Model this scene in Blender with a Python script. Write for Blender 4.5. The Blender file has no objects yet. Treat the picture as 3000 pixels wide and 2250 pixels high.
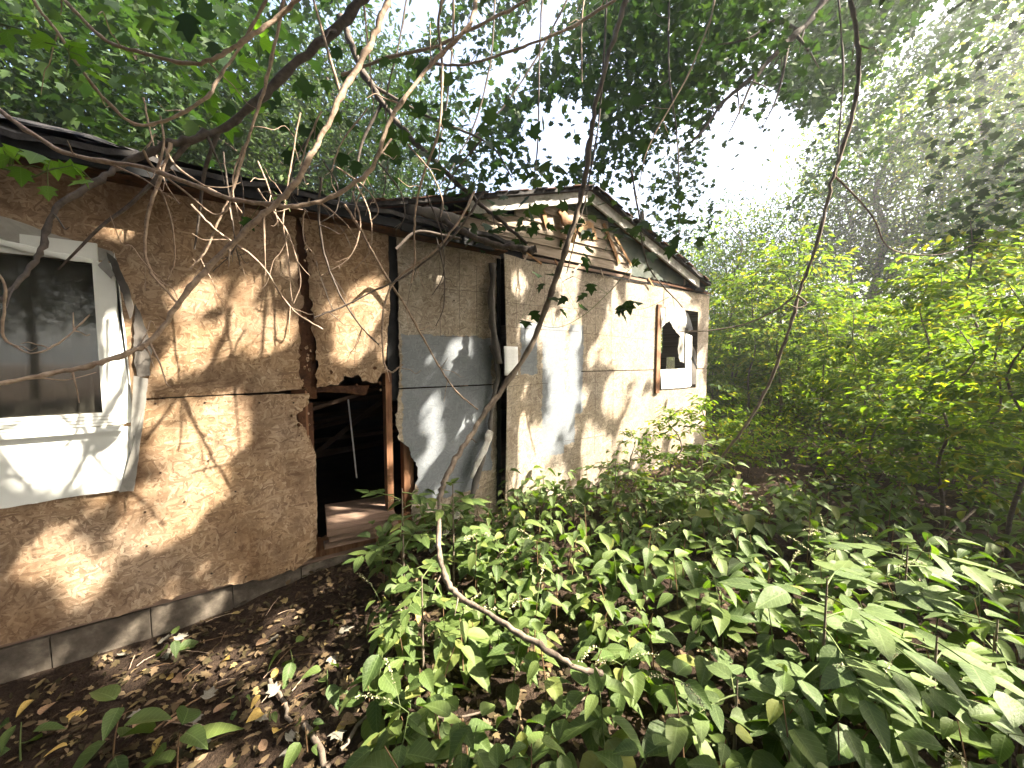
import bpy, math, random
import numpy as np
from mathutils import Vector, Matrix, Euler
R = math.radians
rng = np.random.default_rng(7)
rnd = random.Random(11)
scene = bpy.context.scene
COL = scene.collection

# ------------------------------------------------------------------ camera, sky, sun, exposure
CAM = np.array([0.0, -3.03, 1.60]); YAW = R(34.3); PITCH = R(3.64); FPX = 1085.0
cam_data = bpy.data.cameras.new('camera'); cam = bpy.data.objects.new('camera', cam_data); COL.objects.link(cam)
cam_data.sensor_width = 36; cam_data.lens = FPX/3000*36; cam_data.clip_start = 0.02; cam_data.clip_end = 600
cam.location = CAM; cam.rotation_euler = (math.pi/2-PITCH, 0, -YAW)
scene.camera = cam
SUN = np.array([0.50, -0.47, 0.727]); SUN = SUN/np.linalg.norm(SUN)
w = bpy.data.worlds.new('World'); scene.world = w; w.use_nodes = True
nt = w.node_tree; bg = nt.nodes['Background']
sky = nt.nodes.new('ShaderNodeTexSky'); sky.sky_type = 'NISHITA'; sky.sun_disc = False
sky.sun_elevation = math.asin(SUN[2]); sky.sun_rotation = math.atan2(SUN[0], SUN[1])
sky.air_density = 1.0; sky.dust_density = 9.0; sky.ozone_density = 1.0
nt.links.new(sky.outputs[0], bg.inputs[0]); bg.inputs[1].default_value = 0.115
sl = bpy.data.lights.new('sun', 'SUN'); so = bpy.data.objects.new('sun', sl); COL.objects.link(so)
sl.energy = 5.0; sl.angle = R(0.53); sl.color = (1.0, 0.90, 0.74)
so.rotation_euler = Vector(SUN).to_track_quat('Z', 'Y').to_euler()
scene.view_settings.view_transform = 'Standard'; scene.view_settings.look = 'None'
scene.view_settings.exposure = 2.8; scene.view_settings.gamma = 1.0
scene.cycles.max_bounces = 8; scene.cycles.diffuse_bounces = 4; scene.cycles.transmission_bounces = 6
scene.cycles.transparent_max_bounces = 8; scene.cycles.sample_clamp_indirect = 6.0
scene.cycles.use_denoising = True; scene.cycles.volume_bounces = 0; scene.cycles.volume_max_steps = 64

# ------------------------------------------------------------------ pixel <-> space helpers (photo pixels, 3000 x 2250)
FH = np.array([math.sin(YAW), math.cos(YAW), 0]); RT = np.array([math.cos(YAW), -math.sin(YAW), 0]); ZZ = np.array([0, 0, 1.0])
FW = math.cos(PITCH)*FH - math.sin(PITCH)*ZZ; UP = math.cos(PITCH)*ZZ + math.sin(PITCH)*FH
def ray(u, v): return FW + (u-1500)/FPX*RT + (1125-v)/FPX*UP
def at(u, v, depth): return CAM + ray(u, v)*depth
def wall(u, v, y=0.0):
    d = ray(u, v); t = (y-CAM[1])/d[1]; p = CAM+d*t
    return p
def wx(u, v=1056): return wall(u, v)[0]
def proj(P):
    D = np.asarray(P)-CAM; z = D@FW
    zz = np.where(np.abs(z) < 1e-4, 1e-4, z)
    return 1500+FPX*(D@RT)/zz, 1125-FPX*(D@UP)/zz, z
def gh(x, y):
    x = np.asarray(x, float); y = np.asarray(y, float)
    t = np.clip((x+1.2)/3.4, 0, 1); t = t*t*(3-2*t)
    g = -0.12+0.24*t
    g = g+0.025*np.sin(1.7*x+.6*y)*np.cos(1.3*y-.4*x)+0.012*np.sin(5.1*x)*np.sin(4.3*y+1)
    g = g+.03*np.clip(1+(y+.02)/.45, 0, 1)*(y < .05)*np.clip((1.9-x)/.5, 0, 1)
    far = np.clip((np.hypot(x-1, y)-9)/40, 0, 1)
    return g+far*1.0
def ground_at(u, v):
    d = ray(u, v); t = 1.6/-d[2]
    for _ in range(8):
        p = CAM+d*t; t = (CAM[2]-float(gh(p[0], p[1])))/-d[2]
    return CAM+d*t

# ------------------------------------------------------------------ mesh helpers
def mesh_np(name, V, F):
    V = np.asarray(V, np.float32); F = np.asarray(F, np.int32)
    me = bpy.data.meshes.new(name); n, k = F.shape
    me.vertices.add(len(V)); me.vertices.foreach_set('co', V.ravel())
    me.loops.add(n*k); me.loops.foreach_set('vertex_index', F.ravel())
    me.polygons.add(n); me.polygons.foreach_set('loop_start', np.arange(0, n*k, k, dtype=np.int32))
    me.update(calc_edges=True)
    return me
def mesh_py(name, V, F):
    me = bpy.data.meshes.new(name); me.from_pydata([tuple(map(float, v)) for v in V], [], F); me.update(); return me
def obj(name, me, mat=None, parent=None, smooth=False, kind=None):
    o = bpy.data.objects.new(name, me); COL.objects.link(o)
    if mat is not None and not me.materials: me.materials.append(mat)
    if smooth: me.polygons.foreach_set('use_smooth', np.ones(len(me.polygons), bool))
    if parent is not None:
        o.parent = parent; o.matrix_parent_inverse = parent.matrix_basis.inverted()
    if kind: o['kind'] = kind
    return o
def empty(name, loc, label, cat, group=None, rotz=0, sc=1):
    o = bpy.data.objects.new(name, None); COL.objects.link(o); o.location = [float(c) for c in loc]
    o.rotation_euler = (0, 0, rotz); o.scale = (sc,)*3; o.empty_display_size = .1
    tag(o, label, cat, group); return o
def tag(o, label, cat, group=None):
    o['label'] = label; o['category'] = cat
    if group: o['group'] = group
    return o
def box_vf(x0, x1, y0, y1, z0, z1):
    V = [(x0,y0,z0),(x1,y0,z0),(x1,y1,z0),(x0,y1,z0),(x0,y0,z1),(x1,y0,z1),(x1,y1,z1),(x0,y1,z1)]
    F = [(0,3,2,1),(4,5,6,7),(0,1,5,4),(1,2,6,5),(2,3,7,6),(3,0,4,7)]
    return V, F
def box(name, x0, x1, y0, y1, z0, z1, mat, parent=None, jit=0.0):
    V, F = box_vf(x0, x1, y0, y1, z0, z1)
    if jit: V = [(a+rnd.uniform(-jit, jit), b+rnd.uniform(-jit, jit), c+rnd.uniform(-jit, jit)) for a, b, c in V]
    return obj(name, mesh_py(name, V, F), mat, parent)
def beam(name, p, q, wd, th, mat, parent=None, up=(0, 0, 1)):
    p = Vector(p); q = Vector(q); d = (q-p).normalized(); s = d.cross(Vector(up)).normalized(); n = s.cross(d)
    V = []
    for c in (p, q):
        for a, b in ((-1,-1),(1,-1),(1,1),(-1,1)): V.append(c+s*a*wd/2+n*b*th/2)
    F = [(0,1,2,3),(7,6,5,4),(0,4,5,1),(1,5,6,2),(2,6,7,3),(3,7,4,0)]
    return obj(name, mesh_py(name, V, F), mat, parent)
def smooth_pts(P, n=6):
    P = np.asarray(P, float); out = []
    Q = np.vstack([2*P[0]-P[1], P, 2*P[-1]-P[-2]])
    for i in range(1, len(Q)-2):
        for t in np.linspace(0, 1, n, endpoint=False):
            a, b, c, d = Q[i-1], Q[i], Q[i+1], Q[i+2]
            out.append(.5*((2*b)+(-a+c)*t+(2*a-5*b+4*c-d)*t*t+(-a+3*b-3*c+d)*t**3))
    out.append(P[-1]); return np.array(out)
def tube_vf(P, r, sides=6):
    P = np.asarray(P, float); r = np.broadcast_to(np.asarray(r, float), (len(P),))
    T = np.gradient(P, axis=0); T /= np.linalg.norm(T, axis=1)[:, None]+1e-9
    ref = np.array([0.3, 0.2, 1.0]) if abs(T[0][2]) < .9 else np.array([1.0, .2, .1])
    N = np.cross(T[0], ref); N /= np.linalg.norm(N); V = []; F = []
    for i in range(len(P)):
        N = N-T[i]*(N@T[i]); N /= np.linalg.norm(N)+1e-9; B = np.cross(T[i], N)
        for k in range(sides):
            a = 2*math.pi*k/sides; V.append(P[i]+r[i]*(math.cos(a)*N+math.sin(a)*B))
        if i:
            for k in range(sides):
                k2 = (k+1) % sides; F.append(((i-1)*sides+k, (i-1)*sides+k2, i*sides+k2, i*sides+k))
    return V, F
def tube(name, P, r, mat, parent=None, sides=6, smooth_n=0):
    P = np.asarray(P, float); r = np.broadcast_to(np.asarray(r, float), (len(P),))
    if smooth_n:
        r = np.interp(np.linspace(0, len(P)-1, (len(P)-1)*smooth_n+1), np.arange(len(P)), r); P = smooth_pts(P, smooth_n)
    V, F = tube_vf(P, r, sides)
    n = len(V); F = np.array(F)
    return obj(name, mesh_np(name, V, F), mat, parent, smooth=True)

# ------------------------------------------------------------------ material helpers
class NT:
    def __init__(s, name):
        s.m = bpy.data.materials.new(name); s.m.use_nodes = True; s.t = s.m.node_tree; s.b = s.t.nodes['Principled BSDF']; s.out = s.t.nodes['Material Output']
    def n(s, ty, **kw):
        nd = s.t.nodes.new(ty)
        for k, v in kw.items(): setattr(nd, k, v)
        return nd
    def l(s, a, b): s.t.links.new(a, b)
    def val(s, sock, v):
        if hasattr(v, 'is_linked') or isinstance(v, bpy.types.NodeSocket): s.l(v, sock)
        else: sock.default_value = v
    def math(s, op, a, b=0.0, c=None, clamp=False):
        nd = s.n('ShaderNodeMath', operation=op, use_clamp=clamp); s.val(nd.inputs[0], a); s.val(nd.inputs[1], b)
        if c is not None: s.val(nd.inputs[2], c)
        return nd.outputs[0]
    def mix(s, f, a, b, ty='MIX'):
        nd = s.n('ShaderNodeMix', data_type='RGBA', blend_type=ty); s.val(nd.inputs[0], f)
        for sock, v in ((nd.inputs[6], a), (nd.inputs[7], b)):
            if isinstance(v, tuple): sock.default_value = (*v, 1) if len(v) == 3 else v
            else: s.l(v, sock)
        return nd.outputs[2]
    def ramp(s, f, stops):
        nd = s.n('ShaderNodeValToRGB'); e = nd.color_ramp.elements
        while len(e) < len(stops): e.new(.5)
        for i, (p, c) in enumerate(stops): e[i].position = p; e[i].color = (*c, 1) if len(c) == 3 else c
        s.l(f, nd.inputs[0]); return nd.outputs[0]
    def noise(s, vec, scale, detail=4, rough=.55, dist=0.0, out=0):
        nd = s.n('ShaderNodeTexNoise'); nd.inputs['Scale'].default_value = scale; nd.inputs['Detail'].default_value = detail
        nd.inputs['Roughness'].default_value = rough; nd.inputs['Distortion'].default_value = dist
        if vec is not None: s.l(vec, nd.inputs['Vector'])
        return nd.outputs[out]
    def coord(s, k='Object'): return s.n('ShaderNodeTexCoord').outputs[k]
    def scale(s, vec, xyz, loc=(0, 0, 0), rot=(0, 0, 0)):
        nd = s.n('ShaderNodeMapping'); s.l(vec, nd.inputs[0]); nd.inputs['Scale'].default_value = xyz; nd.inputs['Location'].default_value = loc; nd.inputs['Rotation'].default_value = rot
        return nd.outputs[0]
    def bump(s, h, strength, dist=.01):
        nd = s.n('ShaderNodeBump'); nd.inputs['Strength'].default_value = strength; nd.inputs['Distance'].default_value = dist
        s.l(h, nd.inputs['Height']); s.l(nd.outputs[0], s.b.inputs['Normal'])
    def base(s, c):
        if isinstance(c, tuple): s.b.inputs['Base Color'].default_value = (*c, 1)
        else: s.l(c, s.b.inputs['Base Color'])
    def rough(s, r, spec=.3):
        s.b.inputs['Roughness'].default_value = r; s.b.inputs['Specular IOR Level'].default_value = spec

def osb_material(name, cols, greyness, rects=(), rot_amt=.5):
    M = NT(name); co = M.coord('Object')
    sep = M.n('ShaderNodeSeparateXYZ'); M.l(co, sep.inputs[0])
    cmb = M.n('ShaderNodeCombineXYZ'); M.l(sep.outputs[0], cmb.inputs[0]); M.l(sep.outputs[2], cmb.inputs[1]); uv = cmb.outputs[0]
    dn = M.n('ShaderNodeTexNoise'); dn.inputs['Scale'].default_value = 14; dn.inputs['Detail'].default_value = 2; M.l(uv, dn.inputs['Vector'])
    dv = M.n('ShaderNodeVectorMath', operation='MULTIPLY_ADD'); M.l(dn.outputs['Color'], dv.inputs[0]); dv.inputs[1].default_value = (.03, .03, 0); M.l(uv, dv.inputs[2])
    best = None; tone = None
    for i, (a, sx, sy) in enumerate(((5, 15, 95), (38, 18, 88), (72, 19, 98), (-25, 15, 84), (-58, 19, 96), (-8, 14, 80), (100, 19, 90))):
        mp = M.scale(dv.outputs[0], (sx, sy, 1), (3.7*i, 1.3*i, 0))
        rt = M.n('ShaderNodeVectorRotate', rotation_type='Z_AXIS'); M.l(dv.outputs[0], rt.inputs['Vector']); rt.inputs['Angle'].default_value = R(a)
        mp = M.scale(rt.outputs[0], (sx, sy, 1), (3.7*i, 1.3*i, 0))
        vo = M.n('ShaderNodeTexVoronoi', voronoi_dimensions='2D'); vo.inputs['Scale'].default_value = 1; M.l(mp, vo.inputs['Vector'])
        sc = M.n('ShaderNodeSeparateColor'); M.l(vo.outputs['Color'], sc.inputs[0])
        h, t = sc.outputs[0], sc.outputs[1]
        if best is None: best, tone = h, t
        else:
            g = M.math('GREATER_THAN', h, best)
            mf = M.n('ShaderNodeMix', data_type='FLOAT'); M.l(g, mf.inputs[0]); M.l(tone, mf.inputs[2]); M.l(t, mf.inputs[3]); tone = mf.outputs[0]
            best = M.math('MAXIMUM', best, h)
    fine = M.noise(M.scale(uv, (60, 60, 1)), 3, 3, .6)
    tone2 = M.math('MULTIPLY_ADD', fine, .42, M.math('MULTIPLY_ADD', tone, .68, -.01))
    c = M.ramp(tone2, [(0.08, cols[0]), (.4, cols[1]), (.72, cols[2]), (1.0, cols[3])])
    big = M.noise(uv, 1.3, 4, .6)
    grey = M.n('ShaderNodeHueSaturation'); grey.inputs['Saturation'].default_value = .45; grey.inputs['Value'].default_value = .92; M.l(c, grey.inputs['Color'])
    gf = M.math('MULTIPLY_ADD', big, 1.6, greyness-.8, clamp=True)
    c = M.mix(gf, c, grey.outputs[0])
    # damp brown stains with their own blotchy shape
    st = M.ramp(M.noise(M.scale(uv, (1.6, .8, 1), (4, 2, 0)), 2.4, 5, .65), [(.46, (0, 0, 0)), (.66, (1, 1, 1))])
    c = M.mix(M.math('MULTIPLY', st, rot_amt), c, (.10, .055, .028), 'MIX')
    run = M.ramp(M.noise(M.scale(uv, (9, .5, 1)), 2.0, 4, .6), [(.55, (0, 0, 0)), (.75, (1, 1, 1))])
    c = M.mix(M.math('MULTIPLY', run, .25), c, (.12, .08, .05), 'MIX')
    if rects:
        wob = M.noise(uv, 9, 4, .65); wob2 = M.noise(M.scale(uv, (1, 1, 1), (7, 3, 0)), 9, 4, .65)
        px = M.math('ADD', sep.outputs[0], M.math('MULTIPLY_ADD', wob, .10, -.05)); pz = M.math('ADD', sep.outputs[2], M.math('MULTIPLY_ADD', wob2, .10, -.05))
        tot = None
        for (x0, x1, z0, z1, sl) in rects:
            xs = M.math('MULTIPLY_ADD', pz, -sl, px)
            m = M.math('MULTIPLY', M.math('MULTIPLY', M.math('GREATER_THAN', xs, x0), M.math('LESS_THAN', xs, x1)), M.math('MULTIPLY', M.math('GREATER_THAN', pz, z0), M.math('LESS_THAN', pz, z1)))
            tot = m if tot is None else M.math('MAXIMUM', tot, m)
        wear = M.ramp(M.noise(uv, 26, 4, .7), [(.30, (0, 0, 0)), (.40, (1, 1, 1))])
        pc = M.mix(M.math('MULTIPLY', tone, .6), (.155, .175, .195), (.25, .265, .285))
        c = M.mix(M.math('MULTIPLY', tot, M.math('MULTIPLY_ADD', wear, .35, .63)), c, pc)
    M.base(c); M.rough(.75, .25); M.bump(M.math('MULTIPLY_ADD', best, .6, M.math('MULTIPLY', tone2, .6)), .35, .004)
    return M.m

def simple(name, c1, c2, scale=8, rough=.8, bump=.3, stretch=(1, 1, 1), spec=.25, metal=0, c3=None):
    M = NT(name); co = M.scale(M.coord('Object'), stretch)
    n = M.noise(co, scale, 6, .62)
    stops = [(.3, c1), (.7, c2)] if c3 is None else [(.28, c1), (.5, c2), (.72, c3)]
    M.base(M.ramp(n, stops)); M.rough(rough, spec); M.b.inputs['Metallic'].default_value = metal
    if bump: M.bump(n, bump, .01)
    return M.m
def leaf_material(name, cols, trans, tcol, rough=.65, spec=.15):
    M = NT(name); g = M.n('ShaderNodeNewGeometry')
    rp = g.outputs['Random Per Island']
    c = M.ramp(rp, cols); nz = M.noise(M.coord('Object'), 30, 3); c2 = M.mix(M.math('MULTIPLY', nz, .35), c, (.03, .06, .015))
    M.base(c2); M.rough(rough, spec)
    tr = M.n('ShaderNodeBsdfTranslucent'); hs = M.mix(1.0, c2, tcol, 'MULTIPLY'); M.l(hs, tr.inputs[0])
    mx = M.n('ShaderNodeMixShader'); mx.inputs[0].default_value = trans; M.l(M.b.outputs[0], mx.inputs[1]); M.l(tr.outputs[0], mx.inputs[2]); M.l(mx.outputs[0], M.out.inputs[0])
    return M.m
def herb_material(name, cols, trans):
    """large herb leaf: per-object tone, side veins along the blade (object x = length, y = width)"""
    M = NT(name); oi = M.n('ShaderNodeObjectInfo'); co = M.coord('Object')
    c = M.ramp(oi.outputs['Random'], cols)
    sep = M.n('ShaderNodeSeparateXYZ'); M.l(co, sep.inputs[0])
    ay = M.math('ABSOLUTE', sep.outputs[1])
    ph = M.math('MULTIPLY_ADD', ay, -.9, sep.outputs[0])
    vein = M.math('POWER', M.math('ABSOLUTE', M.math('SINE', M.math('MULTIPLY', ph, 26.0))), 8.0)
    mid = M.math('LESS_THAN', ay, .012)
    vm = M.math('MAXIMUM', M.math('SUBTRACT', 1.0, M.math('MULTIPLY', vein, 1.0), clamp=True), mid)
    vein2 = M.math('MAXIMUM', M.math('GREATER_THAN', vein, .93), mid)
    c = M.mix(M.math('MULTIPLY', vein2, .30), c, (.22, .30, .12))
    sp = M.ramp(M.noise(co, 7, 5, .7), [(.62, (0, 0, 0)), (.72, (1, 1, 1))])
    c = M.mix(M.math('MULTIPLY', sp, .35), c, (.20, .22, .09))
    M.base(c); M.rough(.55, .32)
    M.bump(M.math('ADD', vein2, M.noise(co, 12, 3)), .25, .01)
    tr = M.n('ShaderNodeBsdfTranslucent'); M.l(M.mix(1.0, c, (1.5, 1.9, .35), 'MULTIPLY'), tr.inputs[0])
    mx = M.n('ShaderNodeMixShader'); mx.inputs[0].default_value = trans; M.l(M.b.outputs[0], mx.inputs[1]); M.l(tr.outputs[0], mx.inputs[2]); M.l(mx.outputs[0], M.out.inputs[0])
    return M.m

WARM = [(.125, .07, .036), (.275, .172, .092), (.375, .252, .145), (.51, .385, .25)]
GREY = [(.15, .112, .075), (.27, .215, .148), (.355, .292, .21), (.49, .42, .32)]
def rc(u0, u1, v0, v1, sl=0.0):
    a = wall(u0, v0); b = wall(u1, v1); return (a[0], b[0], wall((u0+u1)/2, v1)[2], wall((u0+u1)/2, v0)[2], sl)
m_osb_warm = osb_material('osb_weathered_warm', WARM, .22, rot_amt=.68)
m_osb_mid = osb_material('osb_painted_patch', GREY, .4, [rc(1172, 1436, 985, 1400), rc(1220, 1400, 1390, 1450, 0)], .35)
m_osb_grey = osb_material('osb_weathered_grey', GREY, .45, [rc(1510, 1562, 945, 1095), rc(1578, 1640, 958, 1330), rc(1657, 1700, 952, 1210), rc(1590, 1672, 1150, 1300)], .3)
m_rot = simple('rotten_sheathing', (.035, .018, .012), (.13, .06, .03), 14, .95, .8)
m_black = simple('black_felt', (.008, .009, .010), (.022, .023, .025), 10, .8, .5)
m_felt = simple('grey_felt_paper', (.05, .045, .04), (.11, .10, .09), 6, .8, .5, c3=(.17, .15, .13))
m_green_felt = simple('green_grey_felt', (.035, .05, .045), (.09, .105, .09), 3.5, .85, .5, c3=(.14, .14, .115))
m_stud = simple('red_brown_stud_wood', (.10, .045, .022), (.27, .14, .075), 5, .8, .3, (6, 6, .8))
m_lumber = simple('weathered_plank_wood', (.13, .085, .06), (.30, .21, .16), 4, .8, .3, (.8, 9, 9))
m_siding = simple('bare_siding_wood', (.15, .115, .085), (.33, .27, .21), 4, .8, .35, (.7, 6, 9), c3=(.42, .35, .28))
m_white = simple('white_vinyl', (.62, .64, .61), (.78, .80, .77), 3, .42, .05)
m_whiteold = simple('peeling_white_paint', (.20, .18, .15), (.52, .51, .48), 9, .7, .5, c3=(.70, .70, .67))
m_dirtywhite = simple('dirty_pale_flashing', (.20, .19, .17), (.42, .41, .38), 5, .6, .3)
m_concrete = simple('foundation_block', (.035, .029, .023), (.105, .088, .07), 7, .95, 1.0, c3=(.24, .205, .165))
m_mortar = simple('mortar', (.06, .05, .042), (.11, .095, .08), 20, .95, .4)
m_shingle = simple('roof_shingle', (.02, .02, .022), (.075, .07, .068), 22, .9, .6)
m_redshingle = simple('red_brown_shingle_edge', (.05, .025, .02), (.16, .085, .06), 14, .9, .6)
m_torn = simple('torn_brown_sheathing', (.14, .07, .032), (.34, .19, .09), 6, .8, .5, c3=(.45, .32, .19))
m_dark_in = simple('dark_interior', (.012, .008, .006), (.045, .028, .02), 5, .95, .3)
m_conduit = simple('pale_conduit', (.35, .36, .38), (.55, .56, .58), 5, .4, 0)
m_bark = simple('grey_brown_bark', (.055, .042, .032), (.17, .135, .105), 18, .85, .8, (1, 1, .5), c3=(.24, .20, .16))
m_bark_pale = simple('pale_branch_bark', (.16, .11, .08), (.34, .25, .185), 40, .75, .5, c3=(.44, .34, .26))
m_bark_dark = simple('dark_branch_bark', (.05, .040, .034), (.13, .105, .088), 30, .85, .6)
m_stem_red = simple('red_brown_stem', (.10, .055, .03), (.22, .14, .075), 20, .6, .2)
m_stem_green = simple('green_stem', (.07, .11, .035), (.14, .17, .06), 20, .6, .2)

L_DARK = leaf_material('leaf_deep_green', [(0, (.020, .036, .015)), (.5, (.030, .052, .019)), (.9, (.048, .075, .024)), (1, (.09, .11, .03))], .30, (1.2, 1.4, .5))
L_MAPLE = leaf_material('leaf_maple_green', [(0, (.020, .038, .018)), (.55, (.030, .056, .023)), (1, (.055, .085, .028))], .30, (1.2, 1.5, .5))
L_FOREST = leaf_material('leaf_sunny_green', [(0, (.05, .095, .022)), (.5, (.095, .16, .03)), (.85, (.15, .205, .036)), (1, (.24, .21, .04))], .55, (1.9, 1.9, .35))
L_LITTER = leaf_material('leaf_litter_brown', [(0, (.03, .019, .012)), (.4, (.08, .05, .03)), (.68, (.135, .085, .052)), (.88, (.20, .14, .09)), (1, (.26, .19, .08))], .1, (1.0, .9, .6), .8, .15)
H_GREEN = herb_material('herb_leaf_green', [(0, (.050, .085, .022)), (.5, (.078, .118, .030)), (.92, (.108, .148, .038)), (1, (.17, .18, .045))], .28)
H_PALE = herb_material('shrub_leaf_grey_green', [(0, (.068, .104, .038)), (.5, (.092, .132, .048)), (1, (.12, .16, .056))], .25)
H_LIME = herb_material('lobed_leaf_yellow_green', [(0, (.09, .17, .03)), (1, (.16, .25, .05))], .4)

# ------------------------------------------------------------------ light gaps: where the photo's sun patches fall (photo px ellipses: cu, cv, ru, rv)
LIT = [(500,1300,75,80),(655,1270,42,110),(565,1440,75,85),(455,1500,90,55),(430,1580,75,45),(130,1670,120,40),(235,1730,60,60),
 (130,1320,200,55),(300,1250,110,60),(200,1400,170,40),(335,1080,45,120),(340,1220,40,70),(310,970,20,30),
 (580,890,35,60),(705,890,55,42),(690,965,28,70),(575,1030,75,50),(770,990,55,50),(520,1090,60,30),(840,760,22,30),(810,830,18,20),
 (1030,920,85,50),(1015,1010,50,65),(300,630,45,28),(100,610,60,25),(345,690,45,35),(850,660,15,12),(390,600,20,12),
 (1255,1230,20,62),(1235,1090,30,20),(1265,1330,16,40),(1155,1420,8,90),(1200,1400,10,70),(1020,1500,70,25),
 (1480,880,25,35),(1640,860,25,70),(1520,1000,35,30),(1625,1150,38,130),(1570,1010,15,40),(1545,1360,60,80),(1500,1460,45,45),(1600,1430,25,60),(1500,1300,25,50),
 (1870,890,42,90),(1795,1000,45,60),(1880,1050,95,70),(1940,860,30,60),(2000,850,20,40),(1830,990,40,60),(1950,1110,45,50),
 (1945,1225,120,55),(1740,1380,42,95),(1790,1170,30,60),(1830,1290,30,50),(2040,1180,20,60),(1990,1300,30,50),(1980,940,60,30),(1970,1110,45,30),
 (1620,640,70,45),(1700,610,40,30),(1480,650,90,30),(1850,620,60,50),(1950,720,60,40),(1690,740,40,30),(1800,680,20,50),(1900,740,20,30),
 (1640,560,80,15),(1330,1050,30,40),
 # foreground plants and ground
 (1220,1840,130,110),(1450,1640,120,70),(1650,1560,120,40),(1480,1790,160,80),(1740,1700,120,70),(1850,1830,120,60),(2150,1780,90,50),(2330,1900,140,90),(2560,1680,220,60),(2650,1830,160,70),(2780,1980,180,80),
 (2130,1640,160,40),(2450,2120,150,70),(2700,2180,150,50),(1150,2060,90,50),(1560,2080,120,60),(900,2120,120,70),(800,2010,80,25),(1380,1950,70,50),(1000,1850,60,40),
 (2000,1980,120,70),(2100,2140,100,40),(850,1770,70,30),(960,1690,30,40),(560,1790,40,30),(640,1740,25,40),(2350,1430,200,60),(2150,1480,150,40),(1900,1470,60,40),(2250,2020,100,60),(1350,1720,220,110),(1750,1720,230,110),(2500,1780,260,110),(2120,1900,200,110),(2650,2060,240,120),(1210,1930,140,90),(2300,1650,250,60),(1650,1930,150,70)]
_rl = random.Random(3)
LIT += [(_rl.uniform(1480, 2060), _rl.uniform(790, 1440), _rl.uniform(7, 15), _rl.uniform(18, 48)) for _ in range(55)]
LIT += [(_rl.uniform(0, 1420), _rl.uniform(640, 1700), _rl.uniform(10, 24), _rl.uniform(14, 36)) for _ in range(34)]
LIT += [(_rl.uniform(250, 3000), _rl.uniform(1650, 2230), _rl.uniform(15, 45), _rl.uniform(8, 22)) for _ in range(60)]
LIT = np.array(LIT, float)
def sun_hit(P):
    P = np.asarray(P, float)
    t = P[:, 1]/SUN[1]                       # travel to the wall plane y = 0
    Q = P-SUN*t[:, None]
    onw = (t > 0) & (Q[:, 0] > -3) & (Q[:, 0] < 5.9) & (Q[:, 2] > 0) & (Q[:, 2] < 3.8)
    t2 = (P[:, 2]-.3)/SUN[2]; Q2 = P-SUN*t2[:, None]
    return np.where(onw[:, None], Q, Q2), onw
def lit_mask(P, grow=1.0):
    P = np.asarray(P, float); Q, onw = sun_hit(P); u, v, z = proj(Q)
    m = np.zeros(len(P), bool)
    for cu, cv, ru, rv in LIT: m |= ((u-cu)/(ru*grow))**2+((v-cv)/(rv*grow))**2 < 1
    m &= z > 0
    Q3 = P-SUN*((P[:, 2]-1.5)/SUN[2])[:, None]; x, y = Q3[:, 0], Q3[:, 1]
    m |= (P[:, 2] < 7.0) & (x > 6.4) & (x < 15) & (y > -5) & (y < 6) & (np.sin(1.9*x+.7)*np.sin(2.3*y+1.1)+.4*np.sin(4.3*x-2*y) > -.15)
    return m

# ------------------------------------------------------------------ ground
N = 150
gx = np.concatenate([np.linspace(-150, -8, 14), np.linspace(-7.5, 14, 130), np.linspace(15, 150, 16)])
gy = np.concatenate([np.linspace(-150, -8, 14), np.linspace(-7.5, 10, 110), np.linspace(11, 150, 16)])
X, Y = np.meshgrid(gx, gy); Z = gh(X, Y)
fine = (np.abs(X-2) < 10) & (np.abs(Y) < 8); Z = Z+np.where(fine, rng.normal(0, .008, X.shape), 0)
V = np.stack([X, Y, Z], -1).reshape(-1, 3); nx, ny = len(gx), len(gy)
ii, jj = np.meshgrid(np.arange(nx-1), np.arange(ny-1)); a = (jj*nx+ii).ravel()
F = np.stack([a, a+1, a+1+nx, a+nx], 1)
Mg = NT('forest_soil'); co = Mg.coord('Object'); n1 = Mg.noise(co, 3, 6, .65); n2 = Mg.noise(co, 45, 5, .7)
Mg.base(Mg.ramp(Mg.math('MULTIPLY_ADD', n1, .5, Mg.math('MULTIPLY', n2, .5)), [(.3, (.018, .012, .009)), (.5, (.045, .030, .021)), (.62, (.085, .058, .04)), (.75, (.14, .10, .072))]))
Mg.rough(.95, .15); Mg.bump(n2, 1.0, .04)
obj('ground', mesh_np('ground', V, F), Mg.m, kind='structure', smooth=True)

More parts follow.
